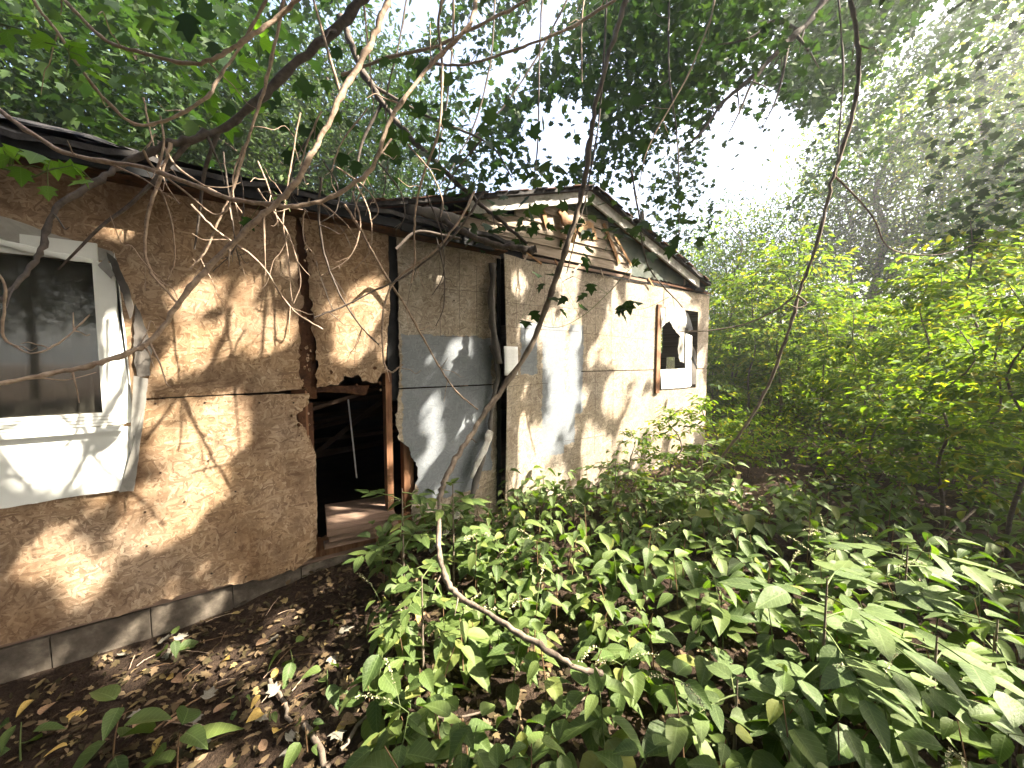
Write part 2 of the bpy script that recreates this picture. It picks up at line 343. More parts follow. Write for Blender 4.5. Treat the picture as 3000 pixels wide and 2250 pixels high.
# ------------------------------------------------------------------ the house
house = empty('abandoned_house', (2.3, 0, 0.12), 'derelict single-storey house clad in weathered particle board with broken gable', 'house')
def ragged(P, amp, seed):
    """P: list of (x, z, rag) ; rag>0 roughens the edge that starts there"""
    r = random.Random(seed); out = []
    for i, p in enumerate(P):
        q = P[(i+1) % len(P)]; out.append((p[0], p[1])); rg = p[2]
        L = math.hypot(q[0]-p[0], q[1]-p[1])
        if rg > 0:
            n = max(2, int(L/.022)); nx_, nz_ = -(q[1]-p[1])/L, (q[0]-p[0])/L; o = 0
            for k in range(1, n):
                o = .6*o+r.uniform(-1, 1)*rg; tt = (k+r.uniform(-.3, .3))/n
                out.append((p[0]+(q[0]-p[0])*tt+nx_*o, p[1]+(q[1]-p[1])*tt+nz_*o))
    return out
def sheet(name, P, y0, y1, mat, parent, bulge=None, seed=1, label=None):
    Q = ragged(P, 0, seed); n = len(Q)
    V = []; 
    for yy in (y0, y1):
        for x, z in Q:
            b = bulge(x, z) if bulge else 0
            V.append((x, yy+b, z))
    area = sum(Q[i][0]*Q[(i+1) % n][1]-Q[(i+1) % n][0]*Q[i][1] for i in range(n))
    f = list(range(n)); bk = list(range(n, 2*n))
    if area < 0: f = f[::-1]; s = -1
    else: bk = bk[::-1]; s = 1
    if area > 0: pass
    F = [f, bk]
    for i in range(n):
        j = (i+1) % n; F.append([i, i+n, j+n, j] if area > 0 else [j, j+n, i+n, i])
    o = obj(name, mesh_py(name, V, F), mat, parent)
    if label: o['label'] = label
    return o
def wp(u, v, r=0.0, y=-.03):
    p = wall(u, v, y); return (p[0], p[2], r)
YF, YB = -.032, -.019       # sheet front / back
ZB, ZM, ZT = .15, 1.372, 2.60
xs1 = wx(888); xs2 = wx(908); xpost = wx(1146); xp2 = wx(1166); xb = wx(1458)
# left upper sheet with notch for the window
XWL, XWR, ZW0, ZW1 = -1.95, wx(300), wall(300, 1207)[2], wall(265, 770)[2]
sheet('osb_sheet', [(-2.6, ZM+.004, 0), (XWL, ZM+.004, 0), (XWL, ZW1, 0), (XWR, ZW1, 0), (XWR, ZM+.004, 0)]+[wp(760, 1150, .002), wp(893, 1140, .02), wp(878, 1060, .016), wp(888, 900, .014), wp(872, 780, .010), wp(868, 640, 0), (wx(868), ZT, 0), (-2.6, ZT, 0)], YF, YB, m_osb_warm, house, seed=3)
# left lower sheet, rotten along its foot and at its right edge
sheet('osb_sheet', [(-2.6, ZB-.02, .006)]+[wp(0, 1890, .008), wp(240, 1826, .012), wp(380, 1790, .015), wp(640, 1716, .015), wp(860, 1672, .004), wp(925, 1625, .006), wp(930, 1560, .003), wp(925, 1330, .003), wp(912, 1295, .012), wp(880, 1240, .014), wp(868, 1215, .012), wp(905, 1180, .008), wp(905, 1152, .003), wp(600, 1162, .002)]+[(XWR, ZM-.006, 0), (XWR, ZW0, 0), (XWL, ZW0, 0), (XWL, ZM-.006, 0), (-2.6, ZM-.006, 0)], YF-.004, YB-.004, m_osb_warm, house, seed=5, label='sheet rotten along its lower edge')
# small upper piece between rotten seam and the dark corner gap
sheet('osb_sheet', [wp(896, 700, .012), wp(912, 880, .015), wp(925, 1000, .012), wp(930, 1080, .012), wp(928, 1135, .018), wp(990, 1128, .02), wp(1005, 1100, .014), wp(1050, 1098, .014), wp(1062, 1118, .02), wp(1105, 1120, .018), wp(1135, 1085, .010), wp(1128, 1060, .004), wp(1142, 900, .003), (wx(1140), ZT-.02, 0), (wx(888), ZT, 0)], YF-.006, YB-.006, m_osb_warm, house, seed=9, label='short sheet with crumbling lower edge above the hole')
# painted middle sheets
sheet('osb_sheet', [(xp2-.005, ZM+.004, .006), (wx(1165, 900), 2.0, .003), (xp2, ZT-.02, 0), (xb+.02, ZT-.02, 0), (xb+.02, ZM+.004, .001)], YF+.004, YB+.004, m_osb_mid, house, seed=12)
sheet('osb_sheet', [wp(1164, 1170, .010), wp(1158, 1215, .012), wp(1165, 1280, .012), wp(1200, 1318, .010), wp(1225, 1370, .012), wp(1222, 1410, .012), wp(1205, 1450, .008), wp(1205, 1490, .01), wp(1215, 1620, .008), (xb+.02, ZB-.05, 0), (xb+.02, ZM-.006, 0), (xp2, ZM-.008, .002)], YF+.004, YB+.004, m_osb_mid, house, seed=15, label='grey painted sheet with rotten broken left edge')
# gable wall: a bowed sheet standing proud, then the two right-hand sheets round the far window
def bow(x, z):
    t = max(0, 1-(x-xb)/.5); return -.03-.10*t*t*(0.65+.35*math.sin((z-.2)*1.4))
xm = wx(1692); xe = wx(2066)
sheet_pts = [(xb, ZB-.02, .004)]+[(xb+(xm-xb)*k/8, ZB-.02+.0*k, .006) for k in range(1, 8)]+[(xm, ZB, 0)]+[(xm, z, 0) for z in (.6, 1.1, 1.6, 2.1)]+[(xm, ZT-.03, .002)]+[(xb+(xm-xb)*k/8, ZT-.02-.02*math.sin(k), .004) for k in range(7, 0, -1)]+[(xb, ZT, 0)]+[(xb, z, .001) for z in (2.1, 1.6, 1.1, .6)]
def strip_sheet(name, x0, x1, z0, z1, y0, th, mat, parent, bulge, nx=14, nz=16, rag=.006, seed=1, label=None):
    r = random.Random(seed); V = []; F = []
    for k in (0, 1):
        for j in range(nz+1):
            for i in range(nx+1):
                x = x0+(x1-x0)*i/nx; z = z0+(z1-z0)*j/nz
                if j in (0, nz): z += random.Random(seed*99+i+j*7).uniform(-rag, rag)
                V.append((x, y0+bulge(x, z)+k*th, z))
    n1 = (nx+1)*(nz+1)
    for j in range(nz):
        for i in range(nx):
            a = j*(nx+1)+i; F.append((a, a+1, a+nx+2, a+nx+1)); F.append((a+n1, a+nx+1+n1, a+nx+2+n1, a+1+n1))
    rim = [i for i in range(nx+1)]+[j*(nx+1)+nx for j in range(1, nz+1)]+[nz*(nx+1)+i for i in range(nx-1, -1, -1)]+[j*(nx+1) for j in range(nz-1, 0, -1)]
    for a, b in zip(rim, rim[1:]+rim[:1]): F.append((b, a, a+n1, b+n1))
    o = obj(name, mesh_py(name, V, F), mat, parent)
    if label: o['label'] = label
    return o
strip_sheet('osb_sheet', xb, xm, ZB-.02, ZT-.02, YF, .012, m_osb_grey, house, bow, seed=4, label='bowed sheet standing proud of the wall, left edge curled out')
XV0, XV1, ZV0, ZV1 = wx(1914), wx(2035), wall(1970, 1140)[2], wall(1970, 905)[2]
ZS = wall(1690, 1088)[2]
sheet('osb_sheet', [(xm+.006, ZS+.004, 0), (XV0, ZS+.004, 0), (XV0, ZV1, 0), (XV1, ZV1, .003), (XV1, ZS+.004, 0), (xe, ZS+.004, 0), (xe, ZT-.02, .004), (xm+.006, ZT-.02, 0)], YF-.002, YB-.002, m_osb_grey, house, seed=21)
sheet('osb_sheet', [(xm+.006, ZB+.02, .008), wp(1770, 1462, .02), wp(1790, 1430, .02), wp(1830, 1425, .02), wp(1850, 1400, .015), (xe, ZB+.06, .002), (xe, ZS-.006, 0), (XV1, ZS-.006, 0), (XV1, ZV0, 0), (XV0, ZV0, 0), (XV0, ZS-.006, 0), (xm+.006, ZS-.006, .001)], YF, YB, m_osb_grey, house, seed=23)
# printed fastening lines on the sheets (thin dark marks)
m_line = simple('printed_line', (.04, .03, .025), (.10, .08, .06), 30, .9, 0)
def line(u0, v0, u1, v1, y, wd=.0035, bulge=None):
    p = wall(u0, v0, y); q = wall(u1, v1, y); n = 10; V = []; F = []
    dx, dz = q[0]-p[0], q[2]-p[2]; L = math.hypot(dx, dz); ox, oz = -dz/L*wd/2, dx/L*wd/2
    for i in range(n+1):
        t = i/n; x, z = p[0]+dx*t, p[2]+dz*t; b = bulge(x, z) if bulge else 0
        V += [(x-ox, y+b-.0008, z-oz), (x+ox, y+b-.0008, z+oz)]
        if i: F.append((2*i-2, 2*i, 2*i+1, 2*i-1))
    obj('printed_line', mesh_py('printed_line', V, F), m_line, house)
for (a, b, c, d) in ((1288, 770, 1290, 985), (1345, 735, 1347, 985), (1396, 780, 1397, 985), (1285, 845, 1440, 858), (1290, 985, 1440, 988)): line(a, b, c, d, YF+.004)
for (a, b, c, d) in ((1470, 890, 1690, 905), (1470, 960, 1690, 972), (1500, 640+120, 1500, 960), (1450+20, 1130, 1600, 1122), (1590, 800, 1590, 950), (1650, 1290, 1690, 1285), (1640, 830, 1642, 960)): line(a, b, c, d, YF, bulge=bow)
for (a, b, c, d) in ((1720, 830, 1718, 1085), (1745, 830, 1744, 1085), (1790, 860, 1792, 1085), (1700, 895, 1900, 930), (1700, 975, 1900, 995), (1745, 1090, 1742, 1330), (1797, 1090, 1795, 1320), (1825, 1090, 1824, 1300), (1690, 1288, 1770, 1275), (2040, 1058, 2064, 1056)): line(a, b, c, d, YF-.002)
# nail heads
m_nail = simple('rusty_nail_head', (.03, .018, .012), (.07, .04, .025), 30, .6, 0)
def nail(u, v, y=YF-.004):
    p = wall(u, v, y); V = [(p[0]+.006*math.cos(k*math.pi/3), p[1]-.003, p[2]+.006*math.sin(k*math.pi/3)) for k in range(6)]+[(p[0]+.007*math.cos(k*math.pi/3), p[1]+.001, p[2]+.007*math.sin(k*math.pi/3)) for k in range(6)]
    F = [tuple(range(6))]+[(i, i+6, (i+1) % 6+6, (i+1) % 6) for i in range(6)]
    obj('nail_head', mesh_py('nail_head', V, F), m_nail, house)
for u, v in ((470, 1385), (455, 1182), (425, 1500), (430, 1600), (720, 1690), (840, 1668), (1330, 880), (540, 1470), (620, 1680), (600, 1180), (760, 1180), (860, 1180), (690, 1440), (690, 1560), (610, 1350)): nail(u, v)
for k in range(46):
    u, v = (rnd.gauss(903, 14), rnd.uniform(680, 1150)) if k < 26 else ((rnd.uniform(935, 1130), rnd.gauss(1105, 18)) if k < 36 else (rnd.gauss(885, 18), rnd.gauss(1240, 40)))
    p = wall(u, v, -.04); c = rnd.uniform(.006, .018); n_ = 6
    V = [(p[0]+c*rnd.uniform(.4, 1)*math.cos(q*2*math.pi/n_), p[1]-rnd.uniform(0, .018), p[2]+c*1.3*rnd.uniform(.4, 1)*math.sin(q*2*math.pi/n_)) for q in range(n_)]+[(p[0], p[1]+.006, p[2])]
    obj('rot_flake', mesh_py('rot_flake', V, [(q, (q+1) % n_, n_) for q in range(n_)]+[tuple(range(n_-1, -1, -1))]), m_rot if k % 2 else m_osb_warm, house)
# rotten backing, studs and dark corner gap
box('backing_sheathing', wx(850), wx(925), .0, .012, ZM-.05, ZT, m_rot, house)
box('backing_sheathing', wx(868, 1150), wx(912), .0, .012, ZB, ZM-.08, m_rot, house)
box('corner_gap_felt', wx(1136), wx(1172), .004, .03, ZM-.1, ZT, m_black, house)
def stud(u0, u1, v0, v1, y=0.02, d=.09, mat=None):
    a = wall(u0, v0, y); b = wall(u1, v1, y)
    return box('wall_stud', a[0], b[0], y, y+d, b[2], a[2], mat or m_stud, house, .002)
stud(1128, 1158, 1090, 1640, -.012, .085); stud(1182, 1216, 1290, 1640, .02); stud(893, 917, 1140, 1600, .0)
box('wall_stud', -.55, -.51, .02, .11, ZB, ZT, m_stud, house); box('wall_stud', 1.55, 1.59, .02, .11, ZB, ZT, m_stud, house)
# interior shell
HX0, HX1, HY1 = -2.6, xe, 6.2
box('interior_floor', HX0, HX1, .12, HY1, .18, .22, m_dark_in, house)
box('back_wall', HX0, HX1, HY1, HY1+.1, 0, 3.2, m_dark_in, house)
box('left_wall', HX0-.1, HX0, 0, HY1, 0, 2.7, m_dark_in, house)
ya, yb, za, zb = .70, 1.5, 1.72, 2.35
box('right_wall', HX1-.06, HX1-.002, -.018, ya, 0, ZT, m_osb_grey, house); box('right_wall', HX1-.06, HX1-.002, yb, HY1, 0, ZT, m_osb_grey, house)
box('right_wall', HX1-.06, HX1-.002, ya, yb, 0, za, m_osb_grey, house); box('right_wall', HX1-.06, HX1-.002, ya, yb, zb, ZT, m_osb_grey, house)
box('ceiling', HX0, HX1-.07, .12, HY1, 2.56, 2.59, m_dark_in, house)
sheet('broken_sill_board', [wp(915, 1640, .004), wp(1215, 1560, .004), wp(1212, 1500, .012), wp(1120, 1530, .012), wp(1000, 1560, .014), wp(915, 1585, .01)], -.012, .012, m_stud, house, seed=77)
# inner partition behind left wall window so that the hall stays dark, and fallen laths in the hall
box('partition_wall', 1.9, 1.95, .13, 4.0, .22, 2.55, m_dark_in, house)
m_lath = simple('interior_lath', (.025, .016, .012), (.08, .05, .035), 6, .9, .3, (.8, 5, 5))
for k in range(15):
    z = .55+.07*k+rnd.uniform(-.02, .02); y = 1.1+rnd.uniform(-.1, .5)
    beam('fallen_lath', (.1+rnd.uniform(-.2, .3), y, z-.05), (1.75, y+rnd.uniform(-.2, .3), z+rnd.uniform(.0, .16)), .035, .010, m_lath, house, (0, 1, 0))
beam('fallen_rafter', (.35, .9, 1.75), (1.3, .35, 2.05), .10, .04, m_dark_in, house); beam('fallen_rafter', (.42, .8, .75), (1.25, .5, 1.45), .05, .04, m_dark_in, house)
beam('fallen_rafter', (.25, .35, 1.18), (.85, .30, 1.36), .03, .03, m_lath, house)
tube('hanging_conduit', [wall(1020, 1170, .35), wall(1030, 1260, .35), wall(1045, 1400, .35)], [.007, .007, .007], m_conduit, house, 8)
sheet('torn_lining', [wp(925, 1150), wp(1010, 1152), wp(1075, 1160), wp(1088, 1130), wp(960, 1133), wp(925, 1142)], .03, .036, m_rot, house, seed=2)
# the sill plate and the foundation blocks
GB = -.40
box('sill_plate', HX0, xb, .0, .12, ZB-.05, ZB-.004, m_lumber, house)
box('sill_plate', xb, HX1, .0, .12, ZB-.03, ZB-.004, m_lumber, house)
box('foundation_core', HX0, HX1, .012, .16, GB, ZB-.052, m_concrete, house)
def block(x0, x1, z0, z1, s):
    b = .003; V, F = box_vf(x0, x1, -.004, .014, z0, z1); r = random.Random(s)
    V = [(x+(b if k in (0, 4) else -b)*(1 if y < 0 else 0)+r.uniform(-.002, .002) if False else x, y+r.uniform(-.002, .002), z) for k, (x, y, z) in enumerate(V)]
    V2 = list(V)
    for k in (0, 1, 4, 5):
        x, y, z = V[k]; V2[k] = (x+(b if k in (0, 4) else -b), y, z+(b if k in (0, 1) else -b))
    # lip ring
    obj('foundation_block', mesh_py('foundation_block', V2, F), m_concrete, house)
s = 0
for row in range(3):
    z1 = ZB-.056-row*.19; x = HX0+(.2 if row % 2 else 0)
    while x < HX1-.1:
        block(x, min(x+.3985, HX1), z1-.1885, z1, s); x += .40; s += 1
# lower trim board at right foot of the painted sheet
beam('skirting_board', wall(1345, 1615, -.045), wall(1462, 1478+70, -.045), .02, .11, m_lumber, house)

# ---- roof of the left wing: warped deck with curled felt at the eave
def lroof(x, y):
    s = .46-.24*min(1, max(0, (x+.9)/1.1)); yy = y+.22
    return 2.66+s*yy-.05*yy*yy*.5+.02*math.sin(3*x+5*y)*(yy > .1)
xs = np.linspace(-2.8, xb+.1, 34); ys = np.concatenate([np.linspace(-.22, 1.2, 14), np.linspace(1.5, 6, 8)])
V = []; F = []
for k, off in ((0, .03), (1, 0.0)):
    for y in ys:
        for x in xs: V.append((x, y, lroof(x, y)+off+(.015*math.sin(9*x)+.01*math.sin(23*x) if y == ys[0] else 0)))
nx_ = len(xs); n1 = nx_*len(ys)
for j in range(len(ys)-1):
    for i in range(nx_-1):
        a = j*nx_+i; F.append((a, a+1, a+1+nx_, a+nx_)); F.append((a+n1, a+nx_+n1, a+1+nx_+n1, a+1+n1))
for i in range(nx_-1): F.append((i, i+n1, i+1+n1, i+1))
obj('roof_deck', mesh_py('roof_deck', V, F), m_shingle, house)
for k in range(5):   # layered shingle courses seen as dark lines
    yy = -.20+.16*k; P = [(x, yy, lroof(x, yy)+.036+.012*rnd.random()) for x in np.linspace(-2.8, .5, 40)]
    V = []; F = []
    for i, (x, y, z) in enumerate(P):
        V += [(x, y, z+.012*rnd.random()), (x, y+.15, lroof(x, y+.15)+.032)]
        if i: F.append((2*i-2, 2*i, 2*i+1, 2*i-1))
    obj('shingle_course', mesh_py('shingle_course', V, F), m_shingle, house)
box('fascia_board', -2.8, wx(1160)+.0, -.20, -.175, 2.595, 2.655, m_black, house, .004)
beam('fascia_board', (wx(1160), -.19, 2.61), (wx(1420), -.17, 2.60), .025, .06, m_black, house)
box('soffit', -2.8, xb, -.175, .0, 2.585, 2.597, m_rot, house)
# curled felt flaps along the eave
def flap(name, pts, wd, mat, parent, curl=.6, thick=.004, seed=0):
    """a strip along pts (3d list) with local width direction curling forward"""
    P = smooth_pts(np.array(pts, float), 6); r = random.Random(seed); V = []; F = []; K = 7
    for i, p in enumerate(P):
        t = P[min(i+1, len(P)-1)]-P[max(i-1, 0)]; t /= np.linalg.norm(t)+1e-9
        side = np.cross(t, [0, -1, 0]); side /= np.linalg.norm(side)+1e-9; out = np.cross(side, t)
        wv = wd[0]+(wd[1]-wd[0])*i/(len(P)-1); wv *= 1+.18*math.sin(i*1.3+seed)+.08*r.uniform(-1, 1)
        for k in range(K):
            a = (k/(K-1)-.5)*curl*2*math.pi; rad = wv/(abs(curl)*2*math.pi+1e-6)
            V.append(p+side*rad*math.sin(a)+out*(-1)*rad*(1-math.cos(a)))
        if i:
            for k in range(K-1):
                a = (i-1)*K+k; F.append((a, a+1, a+K+1, a+K))
    o = obj(name, mesh_py(name, V, F), mat, parent, smooth=True)
    sm = o.modifiers.new('thickness', 'SOLIDIFY'); sm.thickness = thick
    return o
flap('eave_felt_strip', [wall(1170, 640, -.2), wall(1260, 650, -.22), wall(1340, 690, -.2), wall(1400, 715, -.18)], (.07, .05), m_black, house, .2, seed=3)
flap('eave_felt_strip', [wall(1190, 610, -.15), wall(1280, 625, -.25), wall(1350, 650, -.25)], (.08, .12), m_felt, house, .2, seed=7)

# ---- gable over the right wing
_pk = wall(1732, 566, -.12); _ee = wall(2072, 842, -.12)
PX, PZ = _pk[0], _pk[2]; ER = _ee[0]; EL = 2*PX-ER; SLP = (PZ-2.66)/(ER-PX)
def rk(x): return PZ-SLP*abs(x-PX)
# siding boards, clipped under the rakes
zz = 2.66; k = 0
while zz < PZ-.22:
    z1 = zz+.105; xl = PX-(PZ-z1-.02)/SLP; xl = max(xl, 1.2); xr_full = PX+(PZ-z1-.02)/SLP
    xr = min(xr_full, 3.80-(zz-2.66)*.95+rnd.uniform(-.04, .05))
    if xr > xl+.1:
        V, F = box_vf(xl, xr, -.03, -.012, zz, z1)
        V = [(x, y-(.014 if (z < zz+.01 and y < -.02) else 0), z+rnd.uniform(-.004, .004)) for x, y, z in V]
        obj('siding_board', mesh_py('siding_board', V, F), m_siding, house)
    if xr_full > 4.9 and zz < 2.9:
        box('siding_board', 4.97, xr_full, -.03, -.012, zz, z1-.004, m_siding, house, .003)
    zz += .108; k += 1
# sheathing behind the siding (felt) and the felted right half
sheet('gable_felt', [(1.0, 2.60, 0), (ER-.2, 2.60, 0), (PX, PZ-.03, 0)], -.012, .01, m_black, house)
sheet('gable_felt', [(3.84, 2.655, .01), (4.95, 2.655, .006), (5.1, rk(5.1)-.05, 0), (PX+.12, rk(PX+.12)-.05, .006), (3.35, 3.15, .012)], -.027, -.020, m_green_felt, house, seed=31, label='dark green grey felt on the right half of the gable')
# apex louvre, dark
xa = .42; sheet('gable_vent', [(PX-xa, rk(PX-xa)-.06, 0), (PX+xa*.9, rk(PX+xa)-.05, 0), (PX+.02, PZ-.05, 0)], -.034, -.028, m_green_felt, house)
for k in range(4): 
    z = rk(PX-xa)-.05+.035*k; h = (PZ-.05-z)/SLP*.82; beam('vent_slat', (PX-h, -.045, z), (PX+h*.85, -.045, z), .03, .006, m_green_felt, house, (0, .7, .7))
# torn pieces hanging on the gable
def wg(u, v, y): return wall(u, v, y)
flap('torn_sheathing', [wg(1648, 612, -.06), wg(1660, 640, -.11), wg(1678, 672, -.13), wg(1690, 692, -.09)], (.12, .17), m_torn, house, .16, .008, seed=5)
sheet('torn_sheathing', [wp(1700, 642, .01), wp(1735, 655, .008), wp(1750, 705, .01), wp(1712, 700, .012), wp(1690, 678, .012)], -.05, -.042, m_torn, house, seed=8)
sheet('gable_hole_felt', [wp(1700, 676, .01), wp(1728, 668, .008), wp(1733, 700, .008), wp(1696, 694, .01)], -.0525, -.051, m_green_felt, house, seed=9)
for (u0, v0, u1, v1, wd) in ((1768, 655, 1815, 772, .05), (1588, 606, 1604, 668, .05), (1800, 690, 1850, 778, .03), (1660, 600, 1640, 560+60, .03)):
    beam('torn_sheathing', wg(u0, v0, -.05), wg(u1, v1, -.055), .008, wd, m_torn, house, (1, 0, .4))
# dark band with ragged lath below the siding
sheet('band_gap', [(xb-.5, 2.57, .006), (xe, 2.585, .006), (xe, 2.645, 0), (xb-.5, 2.66, 0)], -.010, -.004, m_black, house, seed=41)
V = [(xb+.25, -.062, 2.61), (4.1, -.050, 2.605), (xe, -.048, 2.60)]
beam('ledger_lath', V[0], V[1], .016, .03, m_lumber, house); beam('ledger_lath', (4.12, -.05, 2.618), V[2], .016, .022, m_rot, house)
for u, v, a in ((1470, 730, .12), (1545, 745, -.1), (1625, 760, .15), (1700, 775, -.2), (1760, 790, .1), (1850, 800, -.1), (1540, 738, .4), (1900, 815, .2)):
    p = wall(u, v, -.07); beam('splintered_lath', p, p+np.array([a*.5, 0, -.085]), .02, .006, m_torn if a > .12 else m_siding, house, (0, 1, 0))
# rake boards (white, peeling), rake soffits and roof slabs with ragged shingle edges
YR = -.115
def rake(x0, x1, name='rake_board', zo=-.085, hgt=.11, mat=None, y0=YR, y1=YR+.025):
    z0, z1 = rk(x0)+zo, rk(x1)+zo
    V = [(x0, y0, z0), (x1, y0, z1), (x1, y1, z1), (x0, y1, z0), (x0, y0, z0+hgt), (x1, y0, z1+hgt), (x1, y1, z1+hgt), (x0, y1, z0+hgt)]
    F = box_vf(0, 1, 0, 1, 0, 1)[1]
    return obj(name, mesh_py(name, V, F), mat or m_whiteold, house)
rake(1.55, PX-.003); rake(PX+.003, ER-.20)
rake(EL, PX-.003, 'rake_soffit', -.055, .012, m_rot, YR+.027, -.0); rake(PX+.003, ER, 'rake_soffit', -.055, .012, m_rot, YR+.027, 0)
for sgn in (-1, 1):
    x0, x1 = (EL-.05, PX-.002) if sgn < 0 else (PX+.002, ER+.03)
    V = []; F = []; n = 40
    for i in range(n+1):
        x = x0+(x1-x0)*i/n; j = rnd.uniform(0, .035)
        for y in (YR-.03-j, 6.2): V += [(x, y, rk(x)+.028), (x, y, rk(x)+.055+rnd.uniform(0, .012))]
        if i:
            a = 4*(i-1); b = 4*i
            F += [(a, b, b+1, a+1), (a+1, b+1, b+3, a+3), (a, a+2, b+2, b), (a+2, a+3, b+3, b+2)]
    F += [(0, 1, 3, 2), (4*n, 4*n+2, 4*n+3, 4*n+1)]
    obj('roof_slope', mesh_py('roof_slope', V, F), m_shingle, house)
    for k in range(22):   # broken shingle tabs along the rake
        xx = x0+(x1-x0)*(k+.5)/22+rnd.uniform(-.02, .02); h = .05+rnd.uniform(0, .02); l = (x1-x0)/22*.55
        V, F = box_vf(xx-l, xx+l, YR-.045-rnd.uniform(0, .05), YR+.12, 0, .008)
        V = [(a, b, rk(a)+.058+c+(k % 2)*.006) for a, b, c in V]
        obj('shingle', mesh_py('shingle', V, F), m_redshingle if k % 3 else m_shingle, house)
rake(EL, PX-.003, 'rake_lath', .026, .012, m_redshingle, YR-.012, YR+.02); rake(PX+.003, ER, 'rake_lath', .026, .012, m_redshingle, YR-.012, YR+.02)
box('eave_end', ER-.24, ER, YR+.03, 0, 2.60, 2.67, m_black, house, .006)

# ---- left window: white vinyl frame, pane, tall apron of flashing and torn corner
def px_quad(name, pts, y0, y1, mat, parent, seed=1, label=None): return sheet(name, [wp(u, v, r if len(q) == 0 else q[0], y0) for (u, v, r, *q) in pts], y0, y1, mat, parent, seed=seed, label=label)
window = box('window', XWL-.1, XWR+.02, -.050, -.034, ZW1+.0, ZW1+.10, m_white, house); window['label'] = 'large left window with white surround'
xo = wx(405); 
box('frame', XWR, XWR+.085, -.056, -.030, ZW0-.07, ZW1, m_white, window)
box('frame', XWL-.1, XWR, -.056, -.030, ZW0-.07, ZW0, m_white, window)
box('frame', XWL-.1, XWL, -.056, -.030, ZW0, ZW1, m_white, window)
box('sill', XWL-.1, XWR+.075, -.075, -.034, ZW0-.105, ZW0-.075, m_white, window)
Mgl = NT('dusty_window_glass'); gl = Mgl.n('ShaderNodeBsdfGlossy'); gl.inputs['Roughness'].default_value = .04; gl.inputs[0].default_value = (.9, .93, .9, 1)
tp = Mgl.n('ShaderNodeBsdfTransparent'); tp.inputs[0].default_value = (.45, .48, .42, 1)
df = Mgl.n('ShaderNodeBsdfDiffuse'); df.inputs[0].default_value = (.085, .08, .065, 1)
fr = Mgl.n('ShaderNodeFresnel'); fr.inputs[0].default_value = 1.6
m1 = Mgl.n('ShaderNodeMixShader'); m1.inputs[0].default_value = .4; Mgl.l(tp.outputs[0], m1.inputs[1]); Mgl.l(df.outputs[0], m1.inputs[2])
m2 = Mgl.n('ShaderNodeMixShader'); Mgl.l(Mgl.math('MULTIPLY_ADD', fr.outputs[0], 1.0, .06), m2.inputs[0]); Mgl.l(m1.outputs[0], m2.inputs[1]); Mgl.l(gl.outputs[0], m2.inputs[2]); Mgl.l(m2.outputs[0], Mgl.out.inputs[0])
for k in range(3): box('groove', XWL-.1, XWR+.07, -.0575, -.0565, ZW0-.02-.018*k, ZW0-.017-.018*k, m_dirtywhite, window)
box('pane', XWL, XWR, -.020, -.014, ZW0, ZW1, Mgl.m, window)
box('sash_bar', wx(70), wx(100), .02, .05, ZW0, ZW1, simple('grey_sash', (.10, .11, .11), (.16, .17, .17), 6, .6, 0), window)
box('window_reveal', XWL, XWR, .0, .12, ZW0-.02, ZW0-.002, m_whiteold, window)
m_curtain = simple('grey_green_curtain', (.10, .11, .09), (.20, .21, .17), 3, .9, .3, (6, 1, .4))
cv = []; cf = []
for i in range(40):
    x = XWL+(XWR-XWL)*i/39; y = .30+.03*math.sin(i*1.3); cv += [(x, y, ZW0-.1), (x, y, ZW0+.52)]
    if i: cf.append((2*i-2, 2*i, 2*i+1, 2*i-1))
obj('curtain', mesh_py('curtain', cv, cf), m_curtain, window)
# white vinyl side flashing and apron below
sheet('side_trim', [wp(330, 790), wp(352, 840), wp(372, 1000), wp(392, 1215), wp(398, 1235), wp(310, 1245), (XWR+.086, ZW0-.06, 0), (XWR+.086, ZW1+.06, 0)], -.046, -.041, m_white, window)
sheet('apron', [(-2.3, wall(300, 1250, -.05)[2], 0), wp(395, 1248, 0, -.05), wp(385, 1330, .002, -.05), wp(352, 1437, .002, -.05), wp(250, 1450, .002, -.05), wp(0, 1490, .002, -.05), (-2.3, wall(0, 1492, -.05)[2], 0)], -.052, -.047, m_white, window, label='white apron sheet hanging below the window')
def tilt(cu, k): 
    cx = wx(cu); return lambda x, z: -k*max(0, x-cx)
sheet('side_flashing', [wp(398, 1100, .002), wp(442, 1108, .003), wp(425, 1250, .002), wp(396, 1434, .002), wp(353, 1438, .002), wp(384, 1330, 0)], -.058, -.055, m_dirtywhite, window, tilt(360, .35), 1)
sheet('top_flashing', [wp(-60, 612, .003), wp(60, 652, .003), wp(180, 694, .004), wp(330, 738, .004), wp(345, 768, .004), wp(150, 738, .003), wp(0, 700, .003), wp(-60, 690, 0)], -.062, -.058, m_dirtywhite, window, lambda x, z: .03*math.sin(6*x), 4)
sheet('torn_corner_flap', [wp(318, 742, .004), wp(352, 770, .004), wp(385, 840, .005), wp(404, 905, .004), (wp(392, 940)), wp(372, 880, .005), wp(345, 815, .005)], -.062, -.058, m_felt, window, tilt(340, .5), 6)
sheet('torn_corner_flap', [wp(296, 782, .004), wp(325, 762, .003), wp(352, 815, .004), wp(340, 825, .003)], -.066, -.063, m_dirtywhite, window, tilt(300, .6), 16)
sheet('black_felt_strip', [wp(398, 890, .006), wp(420, 940, .004), wp(445, 1000, .004), wp(443, 1100, .004), wp(403, 1105, .006), wp(395, 1000, .004)], -.045, -.040, m_felt, window, seed=11)
flap('hood_board', [wall(-80, 690, -.06), wall(120, 738, -.065), wall(270, 765, -.06)], (.035, .03), m_white, window, .1, .006, seed=2)

